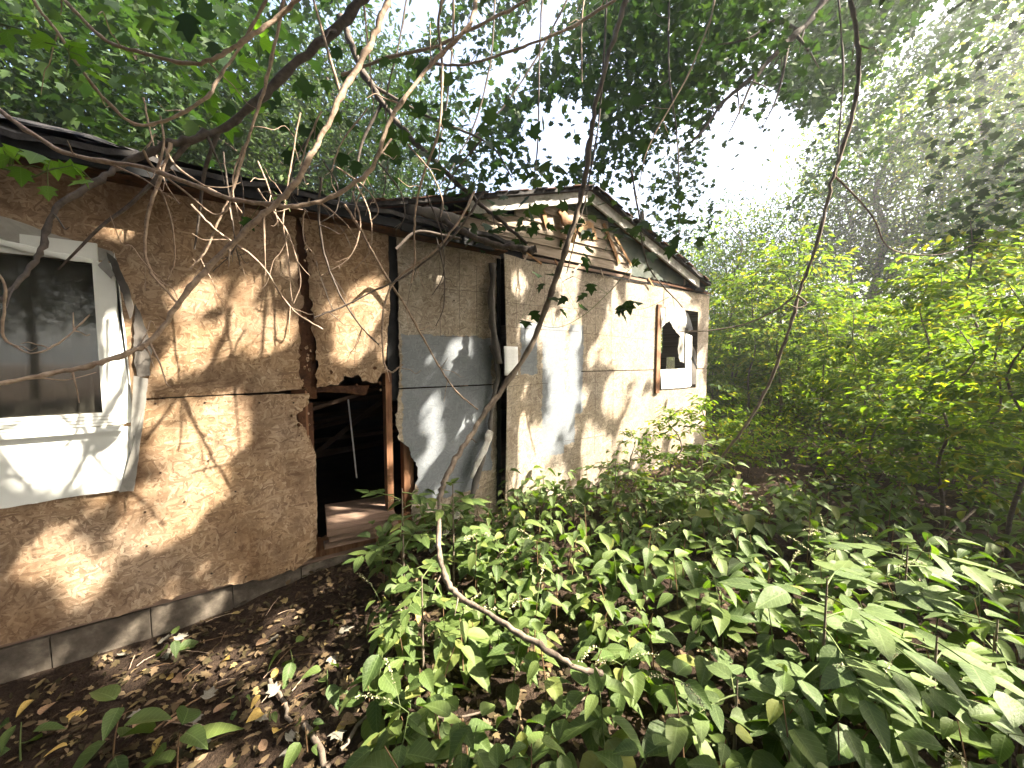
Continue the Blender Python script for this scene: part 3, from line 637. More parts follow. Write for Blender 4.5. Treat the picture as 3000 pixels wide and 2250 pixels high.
# ---- far right window: broken, with torn wrap, rusty jamb and white panel below
fw = box('window', XV0-.01, XV0+.07, -.06, -.03, ZV0-.03, ZV1+.02, simple('rusty_stained_jamb', (.06, .035, .025), (.20, .10, .055), 5, .7, .3, c3=(.33, .20, .12)), house, .004)
fw['label'] = 'broken window at the far end of the gable wall'
box('inner_jamb', XV0+.072, XV0+.095, -.03, .06, ZV0+.25, ZV1-.15, m_white, fw)
sheet('white_panel', [wp(1932, 1083, .002), wp(2006, 1079, .002), wp(2014, 1134, .002), wp(1935, 1140, .002)], -.046, -.040, m_white, fw, label='white panel under the broken opening')
sheet('white_panel', [wp(2004, 975, .004), wp(2024, 985, .003), wp(2022, 1130, .002), wp(2015, 1134, 0), wp(2004, 1075, 0)], -.05, -.044, m_white, fw)
sheet('side_panel', [wp(2024, 1010, .004), wp(2034, 1030, .004), wp(2036, 1125, .002), wp(2022, 1126, 0)], -.052, -.048, m_felt, fw)
sheet('torn_wrap', [wp(1928, 902, .008), wp(1965, 898, .006), wp(2000, 905, .008), wp(2004, 940, .01), wp(1995, 975, .008), wp(1990, 1012, .006), wp(1982, 985, .01), wp(1966, 965, .01), wp(1952, 940, .01), wp(1940, 950, .008), wp(1930, 960, .006)], -.062, -.058, m_dirtywhite, fw, lambda x, z: -.06*max(0, 2.3-z), 3)
sheet('torn_wrap', [wp(2000, 905, .008), wp(2014, 925, .008), wp(2026, 965, .008), wp(2016, 972, .008), wp(2002, 960, .008), wp(1998, 935, .008)], -.055, -.05, m_black, fw, seed=9)
sheet('torn_wrap', [wp(1986, 990, .008), wp(2004, 972, .004), wp(2004, 1064, .006), wp(1990, 1060, .01), wp(1984, 1020, .01)], -.038, -.034, m_dirtywhite, fw, seed=13)
box('glass_edge', XV0+.3, XV0+.5, 0.0, .004, ZV0+.28, ZV0+.45, Mgl.m, fw)
beam('loose_strip', wall(2028, 1045, -.06), wall(2042, 1078, -.05), .03, .006, m_black, fw, (0, 1, 0))
box('room_partition', XV0+.45, XV0+.49, .5, 3.5, .22, 2.55, m_dark_in, house)

# ---- torn felt hanging down the seam by the bowed sheet
flap('torn_felt', [wall(1448, 770, -.10), wall(1445, 900, -.12), wall(1452, 980, -.14), wall(1468, 1065, -.18)], (.10, .12), m_felt, house, .55, .004, seed=2)
flap('torn_felt', [wall(1445, 1010, -.08), wall(1462, 1090, -.13), wall(1452, 1150, -.12), wall(1440, 1230, -.10), wall(1440, 1290, -.10)], (.08, .06), m_felt, house, .45, .004, seed=8)
flap('torn_white_wrap', [wall(1440, 1262, -.12), wall(1425, 1310, -.16), wall(1400, 1360, -.15), wall(1384, 1402, -.12)], (.09, .05), m_whiteold, house, .25, .003, seed=5)
flap('torn_felt', [wall(1424, 1320, -.12), wall(1405, 1390, -.15), wall(1380, 1470, -.14), wall(1358, 1490, -.12)], (.08, .10), m_felt, house, .45, .004, seed=11)
flap('torn_white_wrap', [wall(1350, 1500, -.14), wall(1320, 1545, -.2), wall(1290, 1590, -.28), wall(1262, 1620, -.34)], (.08, .06), m_whiteold, house, .4, .003, seed=12)
sheet('black_edge', [(xb-.035, .2, .003), (xb+.004, .15, 0), (xb+.004, 2.55, 0), (xb-.03, 2.55, .004)], -.05, -.03, m_black, house, seed=17)

# ---- notice paper on the bowed sheet
Mp = NT('printed_notice_paper'); co = Mp.coord('Object'); sp = Mp.n('ShaderNodeSeparateXYZ'); Mp.l(co, sp.inputs[0])
ln = Mp.math('GREATER_THAN', Mp.math('SINE', Mp.math('MULTIPLY', sp.outputs[2], 480.0)), .35)
gap = Mp.ramp(Mp.noise(Mp.scale(co, (60, 1, 30)), 1.6, 2), [(.42, (0, 0, 0)), (.48, (1, 1, 1))])
Mp.base(Mp.mix(Mp.math('MULTIPLY', Mp.math('MULTIPLY', ln, gap), .30), (.74, .76, .76), (.35, .36, .38))); Mp.rough(.6, .2)
p0 = wall(1472, 1014, -.15); p1 = wall(1524, 1098, -.15)
V = []; F = []
for j in range(7):
    for i in range(4):
        x = p0[0]+(p1[0]-p0[0])*i/3; z = p1[2]+(p0[2]-p1[2])*j/6; V.append((x, YF+bow(x, z)-.006-.004*math.sin(i*2+j*.7), z))
        if i and j: a = (j-1)*4+i-1; F.append((a, a+1, a+5, a+4))
o = obj('notice_paper', mesh_py('notice_paper', V, F), Mp.m, smooth=True); sm = o.modifiers.new('thickness', 'SOLIDIFY'); sm.thickness = .0012
tag(o, 'small white printed notice fixed to the bowed board', 'notice')

# ---- planks lying over the sill of the hole
for k, (dz, dy, rz, lab) in enumerate(((.0, .0, R(-6), 'upper pinkish plank lying over the sill of the wall hole'), (-.055, .03, R(-4), 'lower plank of the stack on the sill of the wall hole'))):
    V, F = box_vf(0, .50-.05*k, 0, .55, 0, .048); V = [(x+rnd.uniform(-.006, .006), y+rnd.uniform(-.006, .006), z) for x, y, z in V]
    o = obj('wood_plank', mesh_py('wood_plank', V, F), m_lumber); o.location = (.36+.02*k, -.14+dy, .33+dz); o.rotation_euler = (0, R(1), rz); tag(o, lab, 'plank')
beamo = beam('wood_plank', (.35, -.03, .235), (1.15, -.05, .215), .10, .04, m_lumber); tag(beamo, 'rough board lying along the sill under the stacked planks', 'plank')

# ------------------------------------------------------------------ leaf geometry
def rotmats(yaw, pitch, roll):
    cy, sy, cp, sp, cr, sr = np.cos(yaw), np.sin(yaw), np.cos(pitch), np.sin(pitch), np.cos(roll), np.sin(roll)
    M = np.empty((len(yaw), 3, 3))
    # Rz(yaw) * Ry(pitch) * Rx(roll)
    M[:,0,0]=cy*cp; M[:,0,1]=cy*sp*sr-sy*cr; M[:,0,2]=cy*sp*cr+sy*sr
    M[:,1,0]=sy*cp; M[:,1,1]=sy*sp*sr+cy*cr; M[:,1,2]=sy*sp*cr-cy*sr
    M[:,2,0]=-sp;   M[:,2,1]=cp*sr;          M[:,2,2]=cp*cr
    return M
T_OV = (np.array([(0,0,0),(.33,.21,.05),(.33,-.21,.05),(.72,.15,.02),(.72,-.15,.02),(1,0,-.10),(.5,0,-.02)]),
        np.array([(0,6,1),(0,2,6),(1,6,3),(2,4,6),(3,6,5),(4,5,6)]))
def maple_template():
    out = [(0,0),(.02,-.16),(.22,-.46),(.30,-.26),(.62,-.42),(.60,-.20),(.70,-.16),(1.0,0),(.70,.16),(.60,.20),(.62,.42),(.30,.26),(.22,.46),(.02,.16)]
    V = [(x, y, .05*abs(y)-.10*x*x) for x, y in out]+[(.33, 0, -.01)]
    n = len(out); return np.array(V), np.array([(n, i, (i+1) % n) for i in range(n)])
T_MA = maple_template()
T_SM = (np.array([(0,0,0),(.45,.26,.05),(.45,-.26,.05),(1,0,-.05)]), np.array([(0,2,3),(0,3,1)]))
def leaf_mesh(name, P, size, tmpl, tilt=.5, droop=.35, yaw=None, rg=rng, gaps=False):
    n = len(P); Vt, Ft = tmpl
    yaw = rg.uniform(0, 2*math.pi, n) if yaw is None else yaw
    M = rotmats(yaw, rg.normal(droop, tilt, n), rg.normal(0, tilt, n))
    sz = np.broadcast_to(size, (n,))*rg.uniform(.65, 1.25, n)
    V = np.einsum('nij,kj->nki', M, Vt)*sz[:, None, None]+np.asarray(P)[:, None, :]
    if gaps:                                  # leave the sun gaps open: drop any leaf reaching into one
        bad = np.zeros(n, bool)
        for k in ((0, 2, 4, 7, 10, 12) if len(Vt) > 12 else (0, 1, 2, 5)): bad |= lit_mask(V[:, k])
        bad &= rg.random(n) < .99; V = V[~bad]; n = len(V)
    F = Ft[None]+(np.arange(n)*len(Vt))[:, None, None]
    return mesh_np(name, V.reshape(-1, 3), F.reshape(-1, 3))
def clumps(centres, per, spread, rg=rng, flat=.55):
    c = np.repeat(np.asarray(centres), per, 0); return c+rg.normal(0, 1, c.shape)*np.array([spread, spread, spread*flat])
def limb_curve(a, b, rg, sag=.0, wob=.12, n=7):
    a = np.asarray(a, float); b = np.asarray(b, float); L = np.linalg.norm(b-a); t = np.linspace(0, 1, n)[:, None]
    P = a+(b-a)*t; P[1:-1] += rg.normal(0, wob*L/4, (n-2, 3)); P[:, 2] += (np.sin(t[:, 0]*math.pi)*sag*L); return P

# ------------------------------------------------------------------ trees behind the house and in the wood on the right (three builds, copied)
def build_tree(rg, H, rad, nclump, per, lsize, mat, trunk_r, lowest, tmpl=T_OV):
    """returns list of (name, mesh, material, kind) in local space"""
    parts = []
    P = np.array([(rg.normal(0, .03)*k, rg.normal(0, .03)*k, H*.85*k/7) for k in range(8)]); P[0, 2] = -.3
    V, F = tube_vf(smooth_pts(P, 4), np.interp(np.linspace(0, 7, 29), np.arange(8), trunk_r*np.linspace(1, .25, 8)), 8)
    parts.append(('trunk', mesh_np('trunk', V, np.array(F)), m_bark, None))
    cen = []
    while len(cen) < nclump:
        p = rg.uniform(-1, 1, 3); r = np.linalg.norm(p)
        if r < 1 and r > .35*rg.random():
            zc = (H*(1+lowest)/2); cen.append((p[0]*rad, p[1]*rad, zc+p[2]*H*(1-lowest)/2))
    cen = np.array(cen)
    for c in cen[:: max(1, nclump//9)]:
        z0 = max(.15*H, c[2]-.35*np.hypot(c[0], c[1])-.3); i = min(7, int(z0/(H*.85)*7)); a = P[i].copy(); a[2] = z0
        C = limb_curve(a, c, rg, .05); V, F = tube_vf(C, np.linspace(trunk_r*.3, .012, len(C)), 5)
        parts.append(('limb', mesh_np('limb', V, np.array(F)), m_bark, None))
    L = clumps(cen, per, rad*.16+.12, rg)
    parts.append(('crown', leaf_mesh('crown', L, lsize, tmpl, .55, .35, rg=rg), mat, 'stuff'))
    return parts
def place(parts, name, label, cat, group, loc, rz, sc, mat_over=None):
    e = empty(name, loc, label, cat, group, rz, sc)
    for nm, me, mt, kd in parts:
        o = bpy.data.objects.new(nm, me); COL.objects.link(o); o.parent = e
        if not me.materials: me.materials.append(mt)
        if kd: o['kind'] = kd
    return e
r1 = np.random.default_rng(21)
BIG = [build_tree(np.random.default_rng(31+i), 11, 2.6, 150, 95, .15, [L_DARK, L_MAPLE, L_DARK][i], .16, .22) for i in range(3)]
# behind the house
spots = [(-7.5,8.5),(-5.0,9.0),(-2.8,8.0),(-.4,9.5),(1.8,8.3),(-9.5,6.0),(-4,12.5),(-1,13.5),(3.5,12),(-8,13),(1.2,16),(-5.5,17),(-12,10),(-11,16),(-3.8,7.4),(.6,7.4),(3.2,8.6),(-1.6,7.2)]
for i, (x, y) in enumerate(spots):
    place(BIG[i % 3], 'woodland_tree', 'tall leafy tree in the dark wood behind the '+('left roof' if x < -4 else 'middle roof' if x < 0 else 'gable roof'), 'tree', 'trees standing behind the '+('left roof' if x < -4 else 'middle roof' if x < 0 else 'gable roof'), (x, y, float(gh(x, y))), r1.uniform(0, 6.28), r1.uniform(.75, 1.1))
for i, (x, y) in enumerate([(5.5,10.5),(8.2,9.5),(10.5,7),(7,15),(12,12),(4.5,17),(15,9),(10,18)]):
    place(BIG[(i+1) % 3], 'woodland_tree', 'pale green leafy tree beyond the roof ridge', 'tree', 'trees beyond the right end of the house', (x, y, float(gh(x, y))), r1.uniform(0, 6.28), r1.uniform(.45, .68))
for i in range(48):
    a = 2*math.pi*(.46+.54*(i+.5)/48)-.55; d = 12.0+2.3*(i % 4); x, y = 1+d*math.cos(a), -1+d*math.sin(a)
    if y > -9.5 and x > -6 or x > 4.5: continue
    place(BIG[i % 3], 'woodland_tree', 'tall tree of the wood behind the viewpoint', 'tree', 'trees of the wood behind the viewpoint', (x, y, float(gh(x, y))), r1.uniform(0, 6.28), r1.uniform(.9, 1.1))
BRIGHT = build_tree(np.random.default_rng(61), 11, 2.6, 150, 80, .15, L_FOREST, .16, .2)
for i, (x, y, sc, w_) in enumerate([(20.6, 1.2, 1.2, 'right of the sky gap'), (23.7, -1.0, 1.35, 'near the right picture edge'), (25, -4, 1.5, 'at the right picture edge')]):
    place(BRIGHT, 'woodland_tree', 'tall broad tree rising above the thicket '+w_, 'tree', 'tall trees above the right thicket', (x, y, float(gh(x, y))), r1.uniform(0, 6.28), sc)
# wood on the right
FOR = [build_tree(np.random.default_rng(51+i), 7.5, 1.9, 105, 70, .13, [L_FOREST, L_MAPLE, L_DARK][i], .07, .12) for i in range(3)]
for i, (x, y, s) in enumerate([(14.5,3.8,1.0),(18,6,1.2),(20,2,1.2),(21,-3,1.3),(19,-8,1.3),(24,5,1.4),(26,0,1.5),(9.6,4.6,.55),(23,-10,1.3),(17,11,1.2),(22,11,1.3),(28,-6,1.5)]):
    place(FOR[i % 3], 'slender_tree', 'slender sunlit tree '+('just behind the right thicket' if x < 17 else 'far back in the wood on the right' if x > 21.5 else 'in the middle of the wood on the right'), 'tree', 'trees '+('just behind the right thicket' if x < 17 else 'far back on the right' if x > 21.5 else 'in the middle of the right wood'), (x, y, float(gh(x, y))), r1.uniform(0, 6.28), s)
# far belt of wood closing the view
B = []
for k in range(1500):
    a = r1.uniform(-1.25, 1.35); d = r1.uniform(26, 40); dirv = FH*math.cos(a)+RT*math.sin(a); p = CAM+dirv*d; B.append((p[0], p[1], r1.uniform(.3, 1)*r1.uniform(1.5, 5.5 if a > .1 else 9)))
B = clumps(np.array(B), 26, .8, r1, .8)
obj('distant_wood', leaf_mesh('distant_wood', B, .38, T_SM, .7, .3, rg=r1), L_FOREST, kind='stuff')['label'] = 'distant belt of woodland'

# understory saplings: thin stem, level sprays of leaves
def build_sapling(rg, H, nb, lsize, mat, spread):
    parts = []; P = np.array([(rg.normal(0, .02)*k, rg.normal(0, .02)*k, H*k/6) for k in range(7)]); P[0, 2] = -.1
    S = smooth_pts(P, 3); V, F = tube_vf(S, np.linspace(.014*H**.6, .004, len(S)), 6); parts.append(('stem', mesh_np('stem', V, np.array(F)), m_bark_dark, None))
    LP = []; LY = []
    for b in range(nb):
        f = rg.uniform(.22, 1); i = int(f*(len(S)-1)); a = S[i]; ang = rg.uniform(0, 6.28); L = spread*(1.15-.55*f)*rg.uniform(.6, 1.1)
        tip = a+np.array([math.cos(ang)*L, math.sin(ang)*L, rg.uniform(-.05, .28)*L]); C = limb_curve(a, tip, rg, .06, .1, 6)
        V, F = tube_vf(C, np.linspace(.006, .002, 6), 4); parts.append(('twig', mesh_np('twig', V, np.array(F)), m_bark_dark, None)) if b < 10 else None
        m = int(L/(lsize*.42))+3
        for k in range(m):
            t = .15+.85*(k+.5)/m; q = a+(tip-a)*t; s = 1 if k % 2 else -1
            for ex in range(1 if rg.random() < .6 else 2):
                LP.append(q+rg.normal(0, lsize*.35, 3)*np.array([1, 1, .5])); LY.append(ang+s*rg.uniform(.5, 1.2))
    parts.append(('foliage', leaf_mesh('foliage', np.array(LP), lsize, T_OV, .3, .25, np.array(LY), rg), mat, 'stuff')); return parts
SAP = [build_sapling(np.random.default_rng(70+i), [2.4, 3.2, 1.5, 3.8][i], [46, 62, 30, 70][i], [.12, .13, .11, .14][i], L_FOREST, [1.0, 1.2, .75, 1.3][i]) for i in range(4)]
r2 = np.random.default_rng(5); n = 0; sap_xy = []
while n < 54:
    x, y = r2.uniform(6.3, 15), r2.uniform(-7, 6.5); u, v, z = proj(np.array([x, y, .2])); d = math.hypot(x-CAM[0], y-CAM[1])
    if u < 2060 or u > 3500 or z < 2.5 or d < 6.2: continue
    if any((x-a)**2+(y-b)**2 < .5 for a, b in sap_xy): continue
    if 2080 < u < 2430 and d < 9.5: continue
    sap_xy.append((x, y)); near = d < 9; zs = ('in the front of the thicket ' if near else 'deep in the thicket ')+('beside the wall end' if u < 2350 else 'behind the tall dark vine' if u < 2600 else 'in the middle of the right side' if u < 2850 else 'at the right picture edge')
    place(SAP[int(r2.integers(0, 4))], 'sapling', 'leafy young sapling '+zs, 'sapling', 'saplings '+zs, (x, y, float(gh(x, y))), r2.uniform(0, 6.28), r2.uniform(.75, 1.2)); n += 1
# nearer dark saplings at the right edge and a few in front of the far window, each one on its own
for (u, v, k, sc, lab) in ((2760,1560,0,.75,'sapling with forked dark stem standing left of the right picture edge'),(2950,1650,3,.55,'shaded broad sapling at the right edge of the picture'),(2560,1480,2,.8,'low shaded sapling with level sprays beside the thicket path'),
                           (2190,1400,2,.62,'small sapling with drooping leaves right of the wall end'),(1975,1440,2,.66,'thin sapling in front of the broken far window'),(1850,1475,2,.52,'thin sapling in front of the lower gable wall'),(2075,1430,2,.75,'leafy sapling hiding the lower right wall corner'),(2880,1480,1,.7,'tall sapling with yellow-lit leaves near the right edge'),(2680,1400,1,.8,'upright sapling with pale stem in the middle of the thicket')):
    p = ground_at(u, v); place(SAP[k], 'sapling', lab, 'sapling', None, p-np.array([0, 0, .02]), r2.uniform(0, 6.28), sc)
# low herb layer under the thicket
HP = []
while len(HP) < 1500:
    x, y = r2.uniform(5.2, 16), r2.uniform(-8, 8); u, v, z = proj(np.array([x, y, 0.]))
    if z > 3.2 and u > 1950 and not (x < 6 and y > -.3): HP.append((x, y, float(gh(x, y))+r2.uniform(.05, .38)))
obj('undergrowth', leaf_mesh('undergrowth', clumps(np.array(HP), 14, .16, r2, .5), .10, T_OV, .4, .2, rg=r2), L_FOREST, kind='stuff')['label'] = 'low leafy undergrowth below the thicket'

# ------------------------------------------------------------------ the canopy over the wall: three maples standing outside the picture, crowns overhead
r3 = np.random.default_rng(99)
OT = [('maple_tree', (-4.6, -3.6), 'maple whose boughs hang over the left window', .20), ('maple_tree', (3.6, -8.2), 'tall maple shading the wall from behind', .24), ('maple_tree', (8.6, -6.6), 'maple leaning over the gable from the right', .20), ('maple_tree', (7.4, 2.6), 'maple beside the right end of the house reaching over its roof', .16)]
CP = []
# (a) leaves that shade wall and plants: sampled back along the sun from what they shade
nq = 52000
uw = r3.random(nq) < .5
Q = np.where(uw[:, None], np.stack([r3.uniform(-2.6, 6.2, nq), np.zeros(nq), r3.uniform(.0, 3.8, nq)], 1), np.stack([r3.uniform(-2.5, 7, nq), r3.uniform(-4.2, -.1, nq), np.full(nq, .3)], 1))
zl = Q[:, 2]+r3.uniform(2.9, 5.6, nq); Pq = Q+SUN*((zl-Q[:, 2])/SUN[2])[:, None]
# clumpy: keep by a smooth field
fld = np.sin(Pq[:, 0]*2.1+1)*np.sin(Pq[:, 1]*2.3)*np.sin(Pq[:, 2]*1.9+2)
Pq = Pq[(fld > -.62)]
uu, vv, dd = proj(Pq); Pq = Pq[~((dd > 0) & (dd < 5) & (uu > -80) & (uu < 3080) & (vv > -80))]
CP.append((Pq, .13))
# the rest of the leaf roof over and behind the viewpoint
Cc = np.stack([r3.uniform(-9, 9, 1900), r3.uniform(-11, -.6, 1900), r3.uniform(5.0, 9, 1900)], 1); Pc = clumps(Cc, 26, .5, r3, .5)
uu, vv, dd = proj(Pc); Pc = Pc[~((dd > 0) & (uu > -80) & (uu < 3080) & (vv > -80))]
PC = Pc
# (b) leaves seen against the sky in the upper half of the view
def view_cloud(n, u0, u1, v0, v1, d0, d1, per, spread):
    U = r3.uniform(u0, u1, n); Vv = v0+(v1-v0)*r3.random(n)**1.3; D = r3.uniform(d0, d1, n)
    C = CAM+(FW[None]+((U-1500)/FPX)[:, None]*RT+((1125-Vv)/FPX)[:, None]*UP)*D[:, None]
    return clumps(C, per, spread, r3, .6)
for args, sz in (((620, 950, 2300, -150, 400, 4.6, 7.5, 22, .30), .115), ((420, 1750, 2750, -150, 360, 7, 11, 28, .42), .12), ((420, 2300, 3150, -100, 640, 6.5, 12, 30, .42), .12), ((650, 2280, 3200, -150, 620, 9.5, 14, 34, .38), .12), ((200, -100, 1100, -100, 360, 4.0, 6.5, 20, .30), .12), ((110, 1250, 2000, 250, 520, 6.5, 9, 20, .3), .10), ((110, 700, 1350, 80, 560, 4.6, 6.0, 10, .25), .13), ((70, 1900, 2250, 450, 760, 8, 11, 22, .35), .10), ((130, 1150, 2000, 360, 760, 2.9, 4.4, 5, .2), .1), ((80, 250, 1350, 0, 480, 2.6, 3.8, 6, .22), .1)):
    CP.append((view_cloud(*args), sz))
bases = np.array([o[1] for o in OT]); kc = np.argmin(((PC[:, None, :2]-bases[None])**2).sum(-1), 1)
acc = [[] for _ in OT]
for P, sz in CP:
    lm = lit_mask(P, 1.0); P = P[~(lm & (r3.random(len(P)) < .985))]
    u, v, z = proj(P); keep = ~((z < 2.2) & (np.linalg.norm(P-CAM, axis=1) < 2.0)); 
    # the open bright sky left of the right-hand trees
    hole = (((u-2210)/150)**2+((v-450)/210)**2 < 1) | (((u-1640)/120)**2+((v-380)/100)**2 < 1)
    keep &= ~(hole & (z > 0) & (r3.random(len(P)) < .93))
    P = P[keep]
    k = np.argmin(((P[:, None, :2]-bases[None])**2).sum(-1), 1)
    for i in range(len(OT)): acc[i].append(P[k == i])
for i, (nm, (bx, by), lab, tr) in enumerate(OT):
    e = empty(nm, (bx, by, float(gh(bx, by))), lab, 'tree'); P = np.concatenate(acc[i]) if acc[i] else np.zeros((0, 3))
    H = 9.0 if i != 3 else 5.2
    T = np.array([(bx+.12*math.sin(k), by+.1*math.cos(k*1.7)-.1, float(gh(bx, by))-.3+H*k/7) for k in range(8)])
    tube('trunk', T, np.linspace(tr, tr*.3, 8), m_bark, e, 10, 4)
    if len(P):
        obj('crown', leaf_mesh('crown', P, .13, T_MA, .5, .3, rg=r3, gaps=True), L_MAPLE, e, kind='stuff')
        if (kc == i).any(): obj('crown', leaf_mesh('crown', PC[kc == i], .18, T_OV, .5, .3, rg=r3, gaps=True), L_MAPLE, e, kind='stuff')
        idx = r3.choice(len(P), min(5, len(P)), replace=False)
        for c in P[idx]:
            z0 = min(c[2]-.3, H*.9); z0 = max(2.5, z0-.25*np.hypot(c[0]-bx, c[1]-by)); j = min(7, int((z0+.3)/H*7)); a = T[j].copy(); a[2] = z0
            C = limb_curve(a, c, r3, .05, .10, 9); mid = proj(C); L = np.linalg.norm(c-a)
            if lit_mask(C[3:]).sum() > 3: continue
            if np.min(np.linalg.norm(C-CAM, axis=1)) < 2.2: continue
            if ((mid[2] > 0) & (mid[0] > 0) & (mid[0] < 3000) & (mid[1] > 0)).sum() > 2: continue
            tube('limb', C, np.linspace(.012+.005*L, .006, 9), m_bark_dark, e, 5, 3)

# ------------------------------------------------------------------ bare branches and vines traced from the picture, each a thing
def bpts(pts): return np.array([at(u, v, d) for u, v, d in pts])
def branch(label, pts, w0, w1, mat=None, twigs=6, seed=0, name='bare_branch', cat='branch', extra=(), group=None, leaves=0, tl=.22):
    P = bpts(pts); n = len(pts); D = np.array([p[2] for p in pts]); wd = np.linspace(w0, w1, n)*D/FPX/2
    S = smooth_pts(P, 7); rr = np.interp(np.linspace(0, n-1, len(S)), np.arange(n), wd); rg = np.random.default_rng(seed+500)
    S = S+rg.normal(0, 1, S.shape)*(rr*.22)[:, None]; rr = rr*(1+.16*rg.normal(0, 1, len(rr)).clip(-1, 1.8))
    V, F = tube_vf(S, rr, 7); e = empty(name, S[-1], label, cat, group); mt = mat or m_bark_pale
    obj('stem', mesh_np('stem', V, np.array(F)), mt, e, smooth=True)
    for k in range(twigs):
        i = int(rg.uniform(.1, .95)*(len(S)-1)); t = S[min(i+1, len(S)-1)]-S[max(i-1, 0)]; t /= np.linalg.norm(t)+1e-9
        d = t*rg.uniform(.2, .9)+rg.normal(0, .6, 3)+np.array([0, 0, -.15]); d /= np.linalg.norm(d); L = tl*rg.uniform(.35, 1.2)
        C = np.array([S[i]+d*L*f+np.array([0, 0, rg.uniform(-.25, .3)])*L*f*f for f in np.linspace(0, 1, 5)])
        if C[:, 1].max() > -.06: continue
        tube('twig', C, np.linspace(max(.0022, rr[i]*.45), .0012, 5), mt, e, 5, 3)
    for ex in extra:
        Pe = bpts(ex); tube('side_branch', Pe, np.linspace(.55*w0, w1*.45, len(ex))*ex[0][2]/FPX/2, mt, e, 6, 6)
    return e
br = branch
br('thick dark bough slanting down from top centre past the left eave', [(1120,-90,2.0),(1000,75,2.0),(880,170,1.95),(760,290,1.9),(640,385,1.85),(500,420,1.75),(380,470,1.7),(280,535,1.6),(160,610,1.5),(125,720,1.45),(85,790,1.4),(0,880,1.3),(-100,960,1.25)], 26, 10, m_bark_dark, 8, 1, extra=[[(640,385,1.85),(600,500,1.85),(585,620,1.9),(570,730,1.9)], [(560,410,1.8),(470,510,1.75),(380,600,1.7),(300,660,1.65),(220,740,1.6),(170,790,1.6)]])
br('pale arching branch sagging across the top left corner', [(150,-60,1.4),(190,0,1.4),(300,110,1.4),(400,150,1.4),(560,186,1.4),(640,165,1.42),(720,115,1.45),(800,60,1.5),(880,-10,1.5),(930,-60,1.5)], 9, 13, None, 3, 2)
br('pale kinked branch descending from the top left to a bright elbow', [(80,-60,1.3),(110,20,1.3),(170,95,1.32),(250,220,1.35),(365,345,1.4),(460,362,1.45),(600,290,1.5),(640,230,1.55),(720,110,1.6),(800,-40,1.6)], 9, 8, None, 3, 3)
br('long pale branch sweeping across the eave and up to top centre', [(-120,250,1.5),(0,325,1.5),(190,445,1.5),(450,500,1.55),(650,575,1.6),(800,602,1.65),(900,600,1.7),(985,570,1.72),(1090,490,1.75),(1145,350,1.8),(1260,190,1.9),(1370,80,1.95),(1395,0,2.0),(1410,-80,2.0)], 13, 12, None, 9, 4, extra=[[(460,500,1.55),(480,420,1.55),(470,340,1.55)], [(480,430,1.6),(520,490,1.6),(600,545,1.62),(700,595,1.65)], [(420,440,1.5),(450,490,1.55),(540,560,1.6),(620,625,1.65),(660,620,1.65),(675,590,1.65)]])
br('stout pale branch crossing in front of the left wall down to the window', [(1160,-70,1.75),(1130,20,1.75),(1080,140,1.75),(1000,280,1.7),(930,420,1.68),(860,545,1.65),(760,640,1.62),(640,752,1.6),(545,860,1.55),(450,990,1.5),(380,1032,1.45),(280,1068,1.4),(150,1095,1.35),(0,1125,1.25),(-120,1150,1.2)], 17, 13, None, 9, 5, extra=[[(1000,280,1.7),(955,130,1.72),(910,-30,1.75)]])
br('slim pale twig hooked upwards in front of the left pane', [(-60,760,1.1),(12,830,1.1),(8,975,1.12),(45,1015,1.15),(100,1035,1.15),(180,1000,1.2),(262,922,1.25)], 7, 4, None, 4, 6, tl=.08)
br('curved pale branch hanging left of the stout one on the wall', [(500,420,1.6),(470,520,1.6),(435,620,1.6),(425,730,1.6),(445,800,1.62),(490,855,1.65),(525,892,1.68)], 9, 6, None, 5, 7)
br('thin pale branch falling steeply before the dark eave', [(840,-40,1.8),(800,150,1.8),(765,290,1.8),(720,430,1.8),(680,560,1.8),(640,650,1.8),(600,740,1.8),(555,790,1.8)], 10, 5, None, 6, 8)
br('slender stem dropping straight past the dark corner gap', [(1310,-60,2.2),(1285,60,2.2),(1295,200,2.2),(1285,380,2.2),(1235,530,2.25),(1215,640,2.25),(1215,760,2.3),(1205,830,2.3)], 9, 5, None, 7, 9)
br('looping pale vine in front of the corner gap', [(1390,560,2.4),(1350,640,2.3),(1275,735,2.3),(1225,770,2.3),(1160,820,2.3),(1130,880,2.3),(1120,960,2.3),(1125,1060,2.3),(1145,1090,2.3),(1165,1078,2.3),(1180,1068,2.3)], 7, 4, None, 6, 10, tl=.15, name='hanging_vine', cat='vine')
br('thin stem crossing the painted board from the eave', [(1010,600,2.2),(1060,680,2.25),(1120,790,2.3),(1190,900,2.4),(1240,990,2.5),(1290,1080,2.55),(1340,1150,2.6),(1400,1200,2.65)], 8, 4, None, 5, 11)
br('dark stem arching over the small upper sheet', [(940,520,2.0),(935,640,2.05),(955,760,2.1),(1000,870,2.15),(1060,960,2.2),(1110,1010,2.2)], 7, 4, m_bark_dark, 6, 12)
br('thin dark stem slanting left from the corner gap', [(1420,560,2.4),(1330,690,2.35),(1200,800,2.3),(1100,850,2.2),(1000,900,2.15),(920,930,2.1)], 7, 4, m_bark_dark, 4, 13)
br('slim stem slanting right across the left wall upper part', [(560,600,1.75),(640,680,1.8),(760,770,1.85),(850,900,1.95),(945,965,2.0)], 7, 4, None, 5, 14)
br('fine drooping stem before the upper left wall', [(880,330,1.9),(850,500,1.9),(830,640,1.9),(845,760,1.9),(855,880,1.9)], 5, 3, None, 5, 15)
